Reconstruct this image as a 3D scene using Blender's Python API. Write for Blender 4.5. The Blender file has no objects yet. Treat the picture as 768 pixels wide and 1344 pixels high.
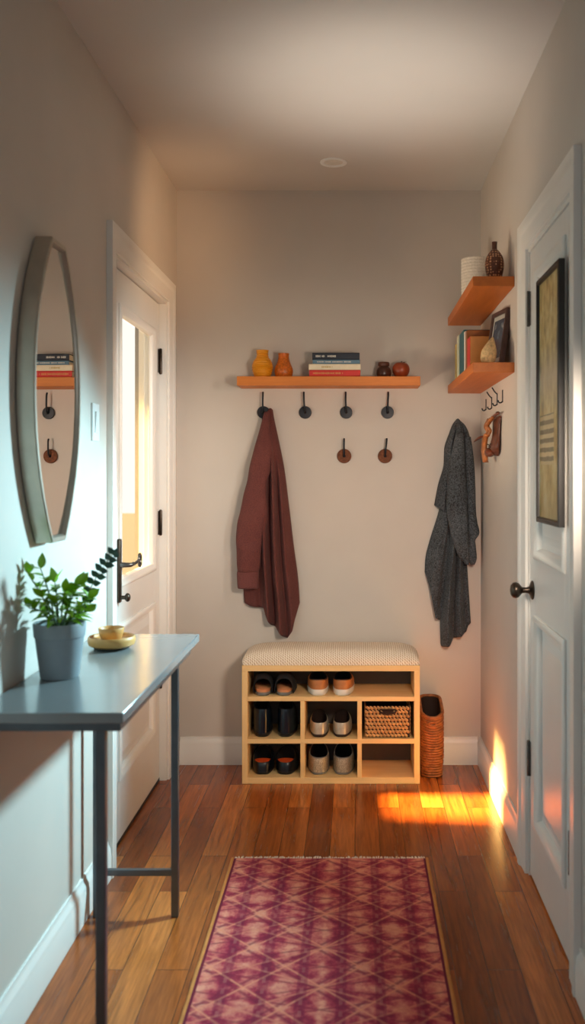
import bpy, bmesh, math, random
from mathutils import Vector, Matrix, noise
random.seed(7)
S = bpy.context.scene
COL = S.collection
PI = math.pi

# ------------------------------------------------------------------ materials
def lin(c):
    c = c / 255.0
    return c / 12.92 if c <= 0.04045 else ((c + 0.055) / 1.055) ** 2.4
def rgb(r, g, b): return (lin(r), lin(g), lin(b), 1.0)

class NT:
    """small node-tree helper"""
    def __init__(s, name):
        s.m = bpy.data.materials.new(name); s.m.use_nodes = True
        s.t = s.m.node_tree; s.t.nodes.clear()
        s.out = s.n('ShaderNodeOutputMaterial')
        s.b = s.n('ShaderNodeBsdfPrincipled'); s.l(s.b.outputs[0], s.out.inputs[0])
    def n(s, typ, **kw):
        nd = s.t.nodes.new(typ)
        for k, v in kw.items(): setattr(nd, k, v)
        return nd
    def l(s, a, b): s.t.links.new(a, b)
    def coord(s, scale=(1, 1, 1), rot=(0, 0, 0), kind='Object'):
        tc = s.n('ShaderNodeTexCoord'); mp = s.n('ShaderNodeMapping')
        mp.inputs['Scale'].default_value = scale; mp.inputs['Rotation'].default_value = rot
        s.l(tc.outputs[kind], mp.inputs['Vector']); return mp.outputs[0]
    def noise(s, vec, scale=5, detail=4, rough=0.5):
        nd = s.n('ShaderNodeTexNoise'); nd.inputs['Scale'].default_value = scale
        nd.inputs['Detail'].default_value = detail; nd.inputs['Roughness'].default_value = rough
        s.l(vec, nd.inputs['Vector']); return nd
    def ramp(s, fac, stops):
        r = s.n('ShaderNodeValToRGB'); e = r.color_ramp.elements
        while len(e) < len(stops): e.new(0.5)
        for i, (p, c) in enumerate(stops): e[i].position = p; e[i].color = c
        s.l(fac, r.inputs[0]); return r.outputs[0]
    def mix(s, fac, a, b, mode='MIX'):
        m = s.n('ShaderNodeMix', data_type='RGBA', blend_type=mode)
        for sock, v in ((m.inputs[0], fac), (m.inputs[6], a), (m.inputs[7], b)):
            if hasattr(v, 'is_linked'): s.l(v, sock)
            else: sock.default_value = v
        return m.outputs[2]
    def math(s, op, a, b=None, c=None):
        m = s.n('ShaderNodeMath', operation=op)
        for sock, v in zip(m.inputs, (a, b, c)):
            if v is None: continue
            if hasattr(v, 'is_linked'): s.l(v, sock)
            else: sock.default_value = v
        return m.outputs[0]
    def sep(s, vec):
        x = s.n('ShaderNodeSeparateXYZ'); s.l(vec, x.inputs[0]); return x.outputs
    def bump(s, h, strength=0.3, dist=0.01):
        b = s.n('ShaderNodeBump'); b.inputs['Strength'].default_value = strength
        b.inputs['Distance'].default_value = dist
        s.l(h, b.inputs['Height']); s.l(b.outputs[0], s.b.inputs['Normal'])
    def set(s, **kw):
        for k, v in kw.items():
            sock = s.b.inputs[k.replace('_', ' ')]
            if hasattr(v, 'is_linked'): s.l(v, sock)
            else: sock.default_value = v
        return s

def simple(name, col, rough=0.5, metal=0.0, var=0.08, scale=30, bump=0.0, bdist=0.003, **kw):
    t = NT(name); v = t.coord()
    n = t.noise(v, scale, 4)
    d = tuple(max(0, c * (1 - var)) for c in col[:3]) + (1,)
    u = tuple(min(1, c * (1 + var)) for c in col[:3]) + (1,)
    t.set(Base_Color=t.ramp(n.outputs[0], [(0.3, d), (0.7, u)]), Roughness=rough, Metallic=metal, **kw)
    if bump: t.bump(n.outputs[0], bump, bdist)
    return t.m

M = {}
M['wall'] = simple('wall_paint', rgb(206, 197, 188), 0.75, var=0.025, scale=4)
M['ceil'] = simple('ceiling_paint', rgb(208, 203, 198), 0.8, var=0.02, scale=3)
M['trim'] = simple('trim_paint', rgb(236, 233, 228), 0.35, var=0.015, scale=8)
M['door'] = simple('door_paint', rgb(228, 227, 224), 0.3, var=0.015, scale=8)
M['iron'] = simple('black_iron', rgb(26, 30, 38), 0.45, 0.3, var=0.2, scale=80, bump=0.1)
M['bronze'] = simple('aged_bronze', rgb(70, 60, 52), 0.32, 0.85, var=0.25, scale=60)
M['nickel'] = simple('pewter_metal', rgb(120, 120, 118), 0.25, 0.9, var=0.15, scale=60)
M['steel'] = simple('grey_steel', rgb(98, 104, 110), 0.3, 0.75, var=0.08, scale=20)
M['tabletop'] = simple('grey_lacquer_top', rgb(140, 143, 145), 0.2, 0.25, var=0.04, scale=6)
M['mirror_frame'] = simple('brushed_metal_frame', rgb(190, 182, 168), 0.3, 0.7, var=0.06, scale=25)
M['mirror'] = simple('mirror_silver', (0.88, 0.86, 0.84, 1), 0.0, 1.0, var=0.0)
M['plastic'] = simple('white_plastic', rgb(238, 238, 236), 0.35, var=0.01)
M['pot'] = simple('grey_clay_pot', rgb(142, 150, 156), 0.6, var=0.05, scale=20, bump=0.08)
M['soil'] = simple('dark_soil', rgb(50, 38, 30), 0.95, var=0.4, scale=120, bump=0.8)
M['bamboo'] = simple('pale_bamboo', rgb(206, 150, 84), 0.45, var=0.12, scale=18)
M['darkfoot'] = simple('dark_base', rgb(56, 52, 46), 0.6)
M['linen'] = simple('dark_lining', rgb(22, 20, 20), 0.9, var=0.2)
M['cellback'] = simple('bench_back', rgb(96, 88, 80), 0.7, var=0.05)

def wood(name, c1, c2, rough=0.45, axis='X', scale=6):
    t = NT(name)
    sc = {'X': (0.6, 8, 8), 'Y': (8, 0.6, 8), 'Z': (8, 8, 0.6)}[axis]
    v = t.coord(sc)
    n = t.noise(v, scale, 6, 0.6); n2 = t.noise(v, scale * 7, 3)
    f = t.math('ADD', t.math('MULTIPLY', n.outputs[0], 0.75), t.math('MULTIPLY', n2.outputs[0], 0.25))
    t.set(Base_Color=t.ramp(f, [(0.32, c1), (0.68, c2)]), Roughness=rough)
    t.bump(f, 0.12, 0.002); return t.m
M['shelf'] = wood('honey_orange_wood', rgb(196, 110, 36), rgb(216, 128, 48), 0.5, 'X')
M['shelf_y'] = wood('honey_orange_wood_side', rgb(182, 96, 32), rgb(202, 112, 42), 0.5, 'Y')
M['birch'] = wood('pale_birch', rgb(232, 190, 126), rgb(246, 208, 148), 0.5, 'X', 5)
M['birch_z'] = wood('pale_birch_upright', rgb(232, 190, 126), rgb(246, 208, 148), 0.5, 'Z', 5)

def floor_mat():
    t = NT('oak_plank_floor')
    v = t.coord((1, 1, 1), (0, 0, PI / 2))
    br = t.n('ShaderNodeTexBrick'); t.l(v, br.inputs['Vector'])
    br.offset = 0.37; br.offset_frequency = 2; br.squash = 1.0
    br.inputs['Color1'].default_value = (0, 0, 0, 1); br.inputs['Color2'].default_value = (1, 1, 1, 1)
    br.inputs['Mortar'].default_value = (0.5, 0.5, 0.5, 1)
    br.inputs['Scale'].default_value = 1.0; br.inputs['Mortar Size'].default_value = 0.0011
    br.inputs['Mortar Smooth'].default_value = 0.3; br.inputs['Bias'].default_value = 0.0
    br.inputs['Brick Width'].default_value = 0.72; br.inputs['Row Height'].default_value = 0.088
    g = t.coord((26, 1.6, 1)); 
    # shift the grain from plank to plank
    ad = t.n('ShaderNodeVectorMath', operation='ADD'); t.l(g, ad.inputs[0])
    sc = t.n('ShaderNodeVectorMath', operation='SCALE'); t.l(br.outputs['Color'], sc.inputs[0]); sc.inputs[3].default_value = 23.0
    t.l(sc.outputs[0], ad.inputs[1])
    n1 = t.noise(ad.outputs[0], 1.2, 8, 0.65); n1.inputs['Distortion'].default_value = 1.4
    n2 = t.noise(ad.outputs[0], 5.0, 4, 0.6)
    base = t.ramp(br.outputs['Color'], [(0.0, rgb(138, 66, 28)), (0.35, rgb(166, 84, 34)), (0.65, rgb(188, 100, 42)), (1.0, rgb(208, 120, 56))])
    gr = t.ramp(n1.outputs[0], [(0.3, (0.5, 0.46, 0.42, 1)), (0.55, (1, 1, 1, 1)), (0.75, (1.25, 1.2, 1.1, 1))])
    c = t.mix(1.0, base, gr, 'MULTIPLY')
    gr2 = t.ramp(n2.outputs[0], [(0.35, (0.78, 0.76, 0.74, 1)), (0.6, (1.05, 1.05, 1.05, 1))])
    c = t.mix(1.0, c, gr2, 'MULTIPLY')
    c = t.mix(br.outputs['Fac'], c, rgb(46, 24, 12))
    t.set(Base_Color=c, Roughness=t.ramp(n1.outputs[0], [(0.3, (0.30,) * 3 + (1,)), (0.7, (0.19,) * 3 + (1,))]))
    h = t.math('SUBTRACT', t.math('MULTIPLY', n1.outputs[0], 0.25), br.outputs['Fac'])
    t.bump(h, 0.18, 0.002)
    return t.m
M['floor'] = floor_mat()

def rug_mat():
    t = NT('magenta_lattice_rug')
    v = t.coord(); o = t.sep(v); X = o[0]; Y = o[1]     # object coordinates, x=0 on the rug's midline
    def lines(a, b, w, ph=0.5):
        # distance to a line family  x/a + y/b = integer
        s = t.math('ADD', t.math('ADD', t.math('DIVIDE', X, a), t.math('DIVIDE', Y, b)), ph)
        f = t.math('ABSOLUTE', t.math('SUBTRACT', t.math('FRACT', s), 0.5))
        return t.math('SMOOTH_MIN', 1.0, t.math('DIVIDE', f, w), 0.05)     # 0 on the line, 1 away
    mort = t.noise(v, 38, 5, 0.7)
    soft = t.noise(v, 11, 4, 0.6)
    A = lines(0.20, 0.195, 0.040); B = lines(0.20, -0.195, 0.040)
    C = lines(0.40, 0.195, 0.035); D = lines(0.40, -0.195, 0.035)
    E = lines(0.20, 0.195, 0.060, 0.62); F = lines(0.20, -0.195, 0.060, 0.62)
    G = lines(0.40, 0.0975, 0.06, 0.5); H = lines(0.40, -0.0975, 0.06, 0.5)
    bx = t.math('ABSOLUTE', t.math('SUBTRACT', t.math('FRACT', t.math('ADD', t.math('DIVIDE', X, 0.10), 0.0)), 0.5))
    band = t.math('MULTIPLY', bx, 2.0)                        # 0 at the column, 1 between
    by = t.math('ABSOLUTE', t.math('SUBTRACT', t.math('FRACT', t.math('DIVIDE', Y, 0.0975)), 0.5))
    patch = t.math('ADD', t.math('MULTIPLY', band, 0.42), t.math('MULTIPLY', by, 0.45))
    patch = t.math('ADD', patch, t.math('MULTIPLY', t.math('SUBTRACT', soft.outputs[0], 0.5), 1.0))
    patch = t.math('ADD', patch, t.math('MULTIPLY', t.math('SUBTRACT', mort.outputs[0], 0.5), 1.3))
    base = t.ramp(patch, [(0.0, rgb(138, 24, 54)), (0.20, rgb(176, 46, 68)), (0.40, rgb(212, 98, 92)), (0.7, rgb(240, 152, 124))])
    def over(d, c, k, base):
        return t.mix(t.ramp(d, [(0.0, (k, k, k, 1)), (1.0, (0, 0, 0, 1))]), base, c)
    base = over(t.math('MINIMUM', G, H), rgb(142, 22, 54), 0.75, base)
    base = over(t.math('MINIMUM', E, F), rgb(138, 18, 54), 0.8, base)
    base = over(t.math('MINIMUM', C, D), rgb(228, 130, 104), 0.8, base)
    base = over(t.math('MINIMUM', A, B), rgb(238, 142, 110), 0.9, base)
    # plum column with pale dashes
    colm = t.math('LESS_THAN', bx, 0.13)
    base = t.mix(t.math('MULTIPLY', colm, 0.45), base, rgb(128, 18, 56))
    dash = t.math('MULTIPLY', t.math('LESS_THAN', bx, 0.045), t.math('GREATER_THAN', t.math('FRACT', t.math('DIVIDE', Y, 0.049)), 0.5))
    base = t.mix(t.math('MULTIPLY', dash, t.math('MULTIPLY', soft.outputs[0], 0.45)), base, rgb(222, 140, 122))
    kn = t.math('ADD', A, B)
    base = over(t.math('MULTIPLY', kn, 1.1), rgb(246, 150, 104), 1.0, base)
    ax = t.math('ABSOLUTE', X)
    base = t.mix(t.math('GREATER_THAN', ax, 0.318), base, rgb(116, 14, 44))
    t.set(Base_Color=base, Roughness=0.95)
    wv = t.n('ShaderNodeTexWave', wave_type='BANDS', bands_direction='Y'); t.l(v, wv.inputs['Vector'])
    wv.inputs['Scale'].default_value = 110
    t.bump(t.math('ADD', wv.outputs['Fac'], mort.outputs[0]), 0.35, 0.003)
    return t.m
M['rug'] = rug_mat()
M['rug_edge'] = simple('orange_binding', rgb(206, 128, 62), 0.9, bump=0.3)
M['fringe'] = simple('cream_pink_fringe', rgb(240, 214, 196), 0.95, var=0.2)

def fabric(name, c1, c2, scale=260, rough=0.95, bump=0.5, big=9):
    t = NT(name); v = t.coord()
    n = t.noise(v, scale, 3, 0.7); b = t.noise(v, big, 4)
    f = t.math('ADD', t.math('MULTIPLY', n.outputs[0], 0.8), t.math('MULTIPLY', b.outputs[0], 0.2))
    t.set(Base_Color=t.ramp(f, [(0.36, c1), (0.64, c2)]), Roughness=rough)
    t.b.inputs['Sheen Weight'].default_value = 0.04
    t.bump(n.outputs[0], bump, 0.002); return t.m
M['burgundy'] = fabric('burgundy_fleece', rgb(84, 40, 38), rgb(112, 60, 54))
M['burgundy_cuff'] = fabric('burgundy_rib', rgb(92, 48, 46), rgb(118, 66, 62))
M['charcoal'] = fabric('charcoal_boucle', rgb(10, 13, 18), rgb(92, 98, 104), scale=170, bump=1.0)

def cushion_mat():
    t = NT('woven_oatmeal'); v = t.coord()
    w1 = t.n('ShaderNodeTexWave', wave_type='BANDS', bands_direction='X'); t.l(v, w1.inputs['Vector'])
    w1.inputs['Scale'].default_value = 34; w1.inputs['Distortion'].default_value = 1.5; w1.inputs['Detail Scale'].default_value = 4
    w2 = t.n('ShaderNodeTexWave', wave_type='BANDS', bands_direction='DIAGONAL'); t.l(v, w2.inputs['Vector'])
    w2.inputs['Scale'].default_value = 46; w2.inputs['Distortion'].default_value = 1.0
    f = t.math('MULTIPLY', t.math('ADD', w1.outputs['Fac'], w2.outputs['Fac']), 0.5)
    t.set(Base_Color=t.ramp(f, [(0.1, rgb(196, 168, 138)), (0.45, rgb(236, 216, 192)), (0.9, rgb(252, 242, 228))]), Roughness=0.95)
    t.bump(f, 0.5, 0.004); return t.m
M['cushion'] = cushion_mat()
M['wicker_pale'] = simple('seagrass_weave', rgb(192, 146, 92), 0.8, var=0.35, scale=45, bump=0.5)
M['wicker_dark'] = simple('brown_wicker', rgb(150, 88, 42), 0.5, var=0.4, scale=50, bump=0.3)
M['wicker_core'] = simple('dark_wicker_core', rgb(48, 26, 14), 0.8)
M['rope'] = simple('white_cotton_rope', rgb(228, 218, 204), 0.9, var=0.12, scale=160, bump=0.6)
M['yellow'] = simple('yellow_ceramic', rgb(232, 152, 28), 0.4, var=0.06, scale=20)
M['orange'] = simple('orange_ceramic', rgb(196, 98, 20), 0.4, var=0.3, scale=130, bump=0.4)
M['jar'] = simple('dark_brown_glaze', rgb(72, 38, 26), 0.3, var=0.4, scale=30)
M['apple'] = simple('russet_apple', rgb(150, 62, 30), 0.35, var=0.25, scale=16)
M['stemwood'] = simple('dark_stem', rgb(48, 30, 20), 0.8)
M['cork'] = simple('brown_cork', rgb(112, 66, 42), 0.85, var=0.4, scale=120, bump=0.6)
M['page'] = simple('book_pages', rgb(226, 214, 190), 0.9, var=0.1, scale=200)
for nm, c in (('navy', (26, 36, 52)), ('blue', (96, 128, 148)), ('cream', (232, 218, 190)), ('red', (206, 40, 32)), ('teal', (18, 92, 104)),
              ('tan_cover', (206, 136, 70)), ('white_book', (226, 222, 214)), ('pale_book', (206, 210, 186)), ('mustard', (196, 168, 96)), ('ink', (210, 206, 196)), ('brown_book', (150, 88, 40))):
    M[nm] = simple('book_' + nm, rgb(*c), 0.5, var=0.05)

def vase_dots():
    t = NT('pierced_brown_ceramic'); v = t.coord()
    vo = t.n('ShaderNodeTexVoronoi'); t.l(v, vo.inputs['Vector']); vo.inputs['Scale'].default_value = 105; vo.inputs['Randomness'].default_value = 0.25
    c = t.ramp(vo.outputs['Distance'], [(0.30, rgb(206, 150, 108)), (0.42, rgb(92, 48, 28))])
    t.set(Base_Color=c, Roughness=0.5); t.bump(vo.outputs['Distance'], 0.6, 0.003); return t.m
M['vase_dots'] = vase_dots()
M['vase_brown'] = simple('brown_ceramic_neck', rgb(84, 46, 30), 0.5)
M['pampas'] = simple('cream_straw', rgb(214, 180, 130), 0.95, var=0.3, scale=120, bump=0.9, bdist=0.006)
M['frame_brown'] = simple('dark_brown_frame', rgb(72, 48, 44), 0.45, var=0.15)
M['frame_black'] = simple('black_frame', rgb(34, 30, 28), 0.4, var=0.15)
M['mat_grey'] = simple('grey_mount', rgb(176, 172, 166), 0.8)

def photo_small():
    t = NT('navy_photo_print'); v = t.coord()
    n = t.noise(v, 22, 4); t.set(Base_Color=t.ramp(n.outputs[0], [(0.35, rgb(20, 26, 44)), (0.55, rgb(46, 60, 84)), (0.7, rgb(150, 150, 150))]), Roughness=0.25); return t.m
M['photo'] = photo_small()

def painting():
    t = NT('golden_garden_painting'); v = t.coord(); o = t.sep(v); Y = o[1]; Z = o[2]
    n = t.noise(t.coord((1, 9, 3.5)), 3, 5, 0.6); n2 = t.noise(v, 26, 4, 0.6)
    g = t.ramp(t.math('ADD', t.math('MULTIPLY', n.outputs[0], 0.7), t.math('MULTIPLY', n2.outputs[0], 0.3)),
               [(0.32, rgb(96, 78, 40)), (0.44, rgb(176, 142, 72)), (0.54, rgb(214, 188, 120)), (0.68, rgb(226, 220, 196))])
    # pale misty middle, grey-green right side
    mz = t.ramp(Z, [(0.30, (0, 0, 0, 1)), (0.42, (0.7,) * 3 + (1,)), (0.52, (0, 0, 0, 1))])
    g = t.mix(mz, g, rgb(206, 202, 184))
    # stair-like pale bars on the lower half
    bars = t.math('GREATER_THAN', t.math('FRACT', t.math('ADD', t.math('MULTIPLY', Z, 38.0), t.math('MULTIPLY', n2.outputs[0], 0.3))), 0.5)
    inz = t.math('MULTIPLY', t.math('GREATER_THAN', Z, 0.17), t.math('LESS_THAN', Z, 0.315))
    iny = t.math('MULTIPLY', t.math('GREATER_THAN', Y, -0.06), t.math('LESS_THAN', Y, 0.13))
    g = t.mix(t.math('MULTIPLY', t.math('MULTIPLY', inz, iny), 0.85), g, t.mix(bars, rgb(96, 88, 66), rgb(206, 184, 140)))
    low = t.ramp(Z, [(0.0, (0.8,) * 3 + (1,)), (0.16, (0.35,) * 3 + (1,)), (0.2, (0, 0, 0, 1))])
    g = t.mix(low, g, rgb(128, 116, 70))
    t.set(Base_Color=g, Roughness=0.3); return t.m
M['painting'] = painting()
M['leather'] = simple('tan_leather', rgb(168, 100, 52), 0.4, var=0.35, scale=40, bump=0.3)
M['leather_dark'] = simple('dark_leather', rgb(96, 46, 26), 0.35, var=0.4, scale=40, bump=0.3)
M['leaf'] = simple('fresh_leaf', rgb(132, 176, 30), 0.4, var=0.4, scale=14)
M['leaf_dark'] = simple('blue_green_leaf', rgb(44, 78, 66), 0.5, var=0.25, scale=20)
M['stem'] = simple('green_stem', rgb(74, 98, 50), 0.6)
# shoes
M['sh_black'] = simple('black_leather', rgb(16, 20, 28), 0.3, var=0.3, scale=50, bump=0.05)
M['sh_suede'] = simple('black_suede', rgb(14, 14, 18), 0.9, var=0.3, scale=60)
M['sh_boot'] = simple('glossy_navy_black_leather', rgb(18, 26, 36), 0.22, var=0.3, scale=30, bump=0.15)
M['sh_tan'] = simple('tan_shoe_leather', rgb(186, 118, 66), 0.5, var=0.15, scale=30, bump=0.1)
M['sh_insole'] = simple('tan_insole', rgb(214, 140, 92), 0.6, var=0.1)
M['sh_orange'] = simple('orange_insole', rgb(226, 88, 30), 0.6, var=0.1)
M['sh_white'] = simple('white_rubber', rgb(232, 226, 216), 0.6, var=0.03)
M['sh_silver'] = simple('silver_leather', rgb(196, 184, 164), 0.35, 0.35, var=0.12, scale=40, bump=0.1)
M['sh_brown'] = simple('dark_brown_sole', rgb(52, 34, 26), 0.7)
M['sh_glitter'] = simple('grey_glitter_cloth', rgb(172, 156, 132), 0.4, 0.3, var=0.45, scale=260, bump=0.8)
M['sh_grey'] = simple('grey_edge', rgb(120, 118, 114), 0.7)
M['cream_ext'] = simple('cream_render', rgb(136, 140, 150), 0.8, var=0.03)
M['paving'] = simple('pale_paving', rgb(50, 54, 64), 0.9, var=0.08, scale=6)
M['lens'] = simple('frosted_lens', rgb(226, 220, 210), 0.4)

def glass_mat():
    t = NT('clear_pane'); t.t.nodes.remove(t.b)
    tr = t.n('ShaderNodeBsdfTransparent'); gl = t.n('ShaderNodeBsdfGlossy'); gl.inputs['Roughness'].default_value = 0.02
    tr.inputs[0].default_value = (0.96, 0.97, 0.96, 1)
    mx = t.n('ShaderNodeMixShader'); mx.inputs[0].default_value = 0.05; t.l(tr.outputs[0], mx.inputs[1]); t.l(gl.outputs[0], mx.inputs[2])
    t.l(mx.outputs[0], t.out.inputs[0]); return t.m
M['glass'] = glass_mat()

# ------------------------------------------------------------------ geometry helpers
def B(): return bmesh.new()
def box(bm, x0, x1, y0, y1, z0, z1):
    vs = [bm.verts.new(p) for p in ((x0,y0,z0),(x1,y0,z0),(x1,y1,z0),(x0,y1,z0),(x0,y0,z1),(x1,y0,z1),(x1,y1,z1),(x0,y1,z1))]
    for f in ((0,3,2,1),(4,5,6,7),(0,1,5,4),(1,2,6,5),(2,3,7,6),(3,0,4,7)): bm.faces.new([vs[i] for i in f])
    return bm
def loft(bm, rings, cap=True, closed=True):
    R = [[bm.verts.new(p) for p in r] for r in rings]
    n = len(R[0])
    for a, b in zip(R, R[1:]):
        for i in range(n if closed else n - 1):
            j = (i + 1) % n
            bm.faces.new((a[i], a[j], b[j], b[i]))
    if cap:
        bm.faces.new(list(reversed(R[0]))); bm.faces.new(R[-1])
    return bm
def lathe(bm, prof, c=(0, 0, 0), seg=40, cap=True, wob=None):
    rings = []
    for r, z in prof:
        rings.append([(c[0] + max(r, 1e-4) * math.cos(2*PI*k/seg) * (1 + (wob(k/seg, z) if wob else 0)), c[1] + max(r, 1e-4) * math.sin(2*PI*k/seg) * (1 + (wob(k/seg, z) if wob else 0)), c[2] + z) for k in range(seg)])
    return loft(bm, rings, cap)
def tube(bm, pts, rad, seg=10, closed=False, cap=True, flat=1.0):
    P = [Vector(p) for p in pts]; n = len(P)
    if not hasattr(rad, '__len__'): rad = [rad] * n
    T = []
    for i in range(n):
        a = P[(i - 1) % n] if (closed or i > 0) else P[i]
        b = P[(i + 1) % n] if (closed or i < n - 1) else P[i]
        T.append((b - a).normalized())
    up = Vector((0, 0, 1)) if abs(T[0].z) < 0.9 else Vector((1, 0, 0))
    N = (up - T[0] * up.dot(T[0])).normalized(); rings = []
    for i in range(n):
        N = (N - T[i] * N.dot(T[i])).normalized(); Bn = T[i].cross(N)
        rings.append([P[i] + (N * math.cos(2*PI*k/seg) * flat + Bn * math.sin(2*PI*k/seg)) * rad[i] for k in range(seg)])
    if closed: rings.append(rings[0]); 
    if closed:
        R = [[bm.verts.new(p) for p in r] for r in rings[:-1]]
        for i in range(n):
            a, b = R[i], R[(i + 1) % n]
            for k in range(seg): bm.faces.new((a[k], a[(k+1) % seg], b[(k+1) % seg], b[k]))
    else: loft(bm, rings, cap)
    return bm
def prism(bm, poly, z0, z1):
    return loft(bm, [[(x, y, z0) for x, y in poly], [(x, y, z1) for x, y in poly]])
def sphere(bm, c, r, sx=1, sy=1, sz=1, seg=14, rings=9, rot=None):
    pr = []
    for i in range(rings + 1):
        a = -PI/2 + PI * i / rings
        ring = []
        for k in range(seg):
            p = Vector((max(math.cos(a), 1e-3) * math.cos(2*PI*k/seg) * r * sx, max(math.cos(a), 1e-3) * math.sin(2*PI*k/seg) * r * sy, math.sin(a) * r * sz))
            if rot is not None: p = rot @ p
            ring.append(p + Vector(c))
        pr.append(ring)
    return loft(bm, pr)
def smoothcurve(pts, n=8):
    """Catmull-Rom through pts"""
    P = [Vector(p) for p in pts]; P = [P[0]*2 - P[1]] + P + [P[-1]*2 - P[-2]]; out = []
    for i in range(1, len(P) - 2):
        for k in range(n):
            t = k / n; a, b, c, d = P[i-1], P[i], P[i+1], P[i+2]
            out.append(0.5*((2*b) + (c-a)*t + (2*a-5*b+4*c-d)*t*t + (3*b-a-3*c+d)*t**3))
    out.append(P[-2]); return out
def interp(tab, x):
    if x <= tab[0][0]: return tab[0][1]
    for (a, va), (b, vb) in zip(tab, tab[1:]):
        if x <= b:
            t = (x - a) / (b - a); return va + (vb - va) * t
    return tab[-1][1]
def sinterp(tab, x):
    """smooth (cosine-free Catmull) interpolation of a table"""
    n = len(tab)
    if x <= tab[0][0]: return tab[0][1]
    for i in range(n - 1):
        a, va = tab[i]; b, vb = tab[i+1]
        if x <= b:
            t = (x - a) / (b - a)
            m0 = (vb - tab[i-1][1]) / (b - tab[i-1][0]) * (b - a) if i > 0 else (vb - va)
            m1 = (tab[i+2][1] - va) / (tab[i+2][0] - a) * (b - a) if i < n - 2 else (vb - va)
            return (2*t**3-3*t*t+1)*va + (t**3-2*t*t+t)*m0 + (-2*t**3+3*t*t)*vb + (t**3-t*t)*m1
    return tab[-1][1]

def obj(name, bm, mat, parent=None, bevel=0.0, smooth=None, loc=None, sub=0, bseg=2):
    bmesh.ops.recalc_face_normals(bm, faces=bm.faces)
    me = bpy.data.meshes.new(name); bm.to_mesh(me); bm.free()
    if smooth is not False:
        for p in me.polygons: p.use_smooth = True
        if smooth is None or isinstance(smooth, (int, float)) and smooth is not True:
            try: me.set_sharp_from_angle(angle=math.radians(40 if smooth is None else smooth))
            except Exception: pass
    o = bpy.data.objects.new(name, me); COL.objects.link(o)
    if isinstance(mat, (list, tuple)):
        for m in mat: me.materials.append(m)
    else: me.materials.append(mat)
    if bevel:
        b = o.modifiers.new('bevel', 'BEVEL'); b.width = bevel; b.segments = bseg; b.limit_method = 'ANGLE'; b.angle_limit = math.radians(35)
    if sub:
        s = o.modifiers.new('sub', 'SUBSURF'); s.levels = sub; s.render_levels = sub
    if parent is not None: o.parent = parent
    if loc is not None: o.location = loc
    return o
def tag(o, label=None, cat=None, group=None, kind=None):
    if label: o['label'] = label
    if cat: o['category'] = cat
    if group: o['group'] = group
    if kind: o['kind'] = kind
    return o
def thing(name, label, cat, loc=(0, 0, 0), rz=0.0, group=None):
    e = bpy.data.objects.new(name, None); COL.objects.link(e); e.empty_display_size = 0.05
    e.location = loc; e.rotation_euler = (0, 0, rz); return tag(e, label, cat, group)
def dup(root, loc, rz=None, label=None):
    r = root.copy(); COL.objects.link(r); r.location = loc
    if rz is not None: r.rotation_euler = (0, 0, rz)
    if label: r['label'] = label
    for ch in list(root.children):
        c = ch.copy(); COL.objects.link(c); c.parent = r
        for g in list(ch.children):
            d = g.copy(); COL.objects.link(d); d.parent = c
    return r
def struct(name, bm, mat, label=None, cat=None, **kw):
    o = obj(name, bm, mat, **kw); return tag(o, label, cat, kind='structure')

# ------------------------------------------------------------------ the shell
XL, XR, YB, YF, ZC = -0.807, 0.570, 4.14, -1.3, 2.596
TW = 0.12
LO = (3.05, 3.935)      # left door opening (y)
RO = (2.385, 3.015)     # right door opening
ZO = 2.06               # opening height
struct('floor', box(B(), XL - TW, XR + TW, YF - TW, YB + TW, -0.08, 0), M['floor'], 'warm brown oak plank floor running down the hallway', 'floor', smooth=False)
struct('ceiling', box(B(), XL - TW, XR + TW, YF - TW, YB + TW, ZC, ZC + 0.1), M['ceil'], 'plain off white hallway ceiling', 'ceiling', smooth=False)
struct('wall_back', box(B(), XL, XR, YB, YB + TW, 0, ZC), M['wall'], 'warm beige end wall with the coat shelf', 'wall', smooth=False)
struct('wall_front', box(B(), XL, XR, YF - TW, YF, 0, ZC), M['wall'], 'plain wall at the near end of the hallway', 'wall', smooth=False)
bm = B(); box(bm, XL-TW, XL, YF-TW, LO[0], 0, ZC); box(bm, XL-TW, XL, LO[1], YB+TW, 0, ZC); box(bm, XL-TW, XL, LO[0], LO[1], ZO, ZC)
struct('wall_left', bm, M['wall'], 'pale grey side wall behind the console table and mirror', 'wall', smooth=False)
bm = B(); box(bm, XR, XR+TW, YF-TW, RO[0], 0, ZC); box(bm, XR, XR+TW, RO[1], YB+TW, 0, ZC); box(bm, XR, XR+TW, RO[0], RO[1], ZO, ZC)
struct('wall_right', bm, M['wall'], 'beige side wall with the two corner shelves', 'wall', smooth=False)

def baseboard(bm, a, b, n):
    """sweep the moulded profile from a to b (xy); n = inward normal"""
    prof = [(0, 0), (0.016, 0), (0.016, 0.082), (0.0145, 0.086), (0.0145, 0.094), (0.0125, 0.102), (0.008, 0.110), (0.0065, 0.117), (0.006, 0.124), (0, 0.124)]
    r = []
    for p in (a, b): r.append([(p[0] + n[0]*d, p[1] + n[1]*d, z) for d, z in prof])
    return loft(bm, r)
bm = B(); baseboard(bm, (XL, YF), (XL, LO[0]-0.08), (1, 0)); baseboard(bm, (XL, LO[1]+0.085), (XL, YB), (1, 0))
struct('baseboard_left', bm, M['trim'], 'white moulded baseboard along the left wall', 'baseboard')
struct('baseboard_back', baseboard(B(), (XL+0.016, YB), (XR-0.016, YB), (0, -1)), M['trim'], 'white moulded baseboard behind the shoe bench', 'baseboard')
bm = B(); baseboard(bm, (XR, YF), (XR, RO[0]-0.085), (-1, 0)); baseboard(bm, (XR, RO[1]+0.085), (XR, YB), (-1, 0))
struct('baseboard_right', bm, M['trim'], 'white moulded baseboard along the right wall', 'baseboard')

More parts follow.
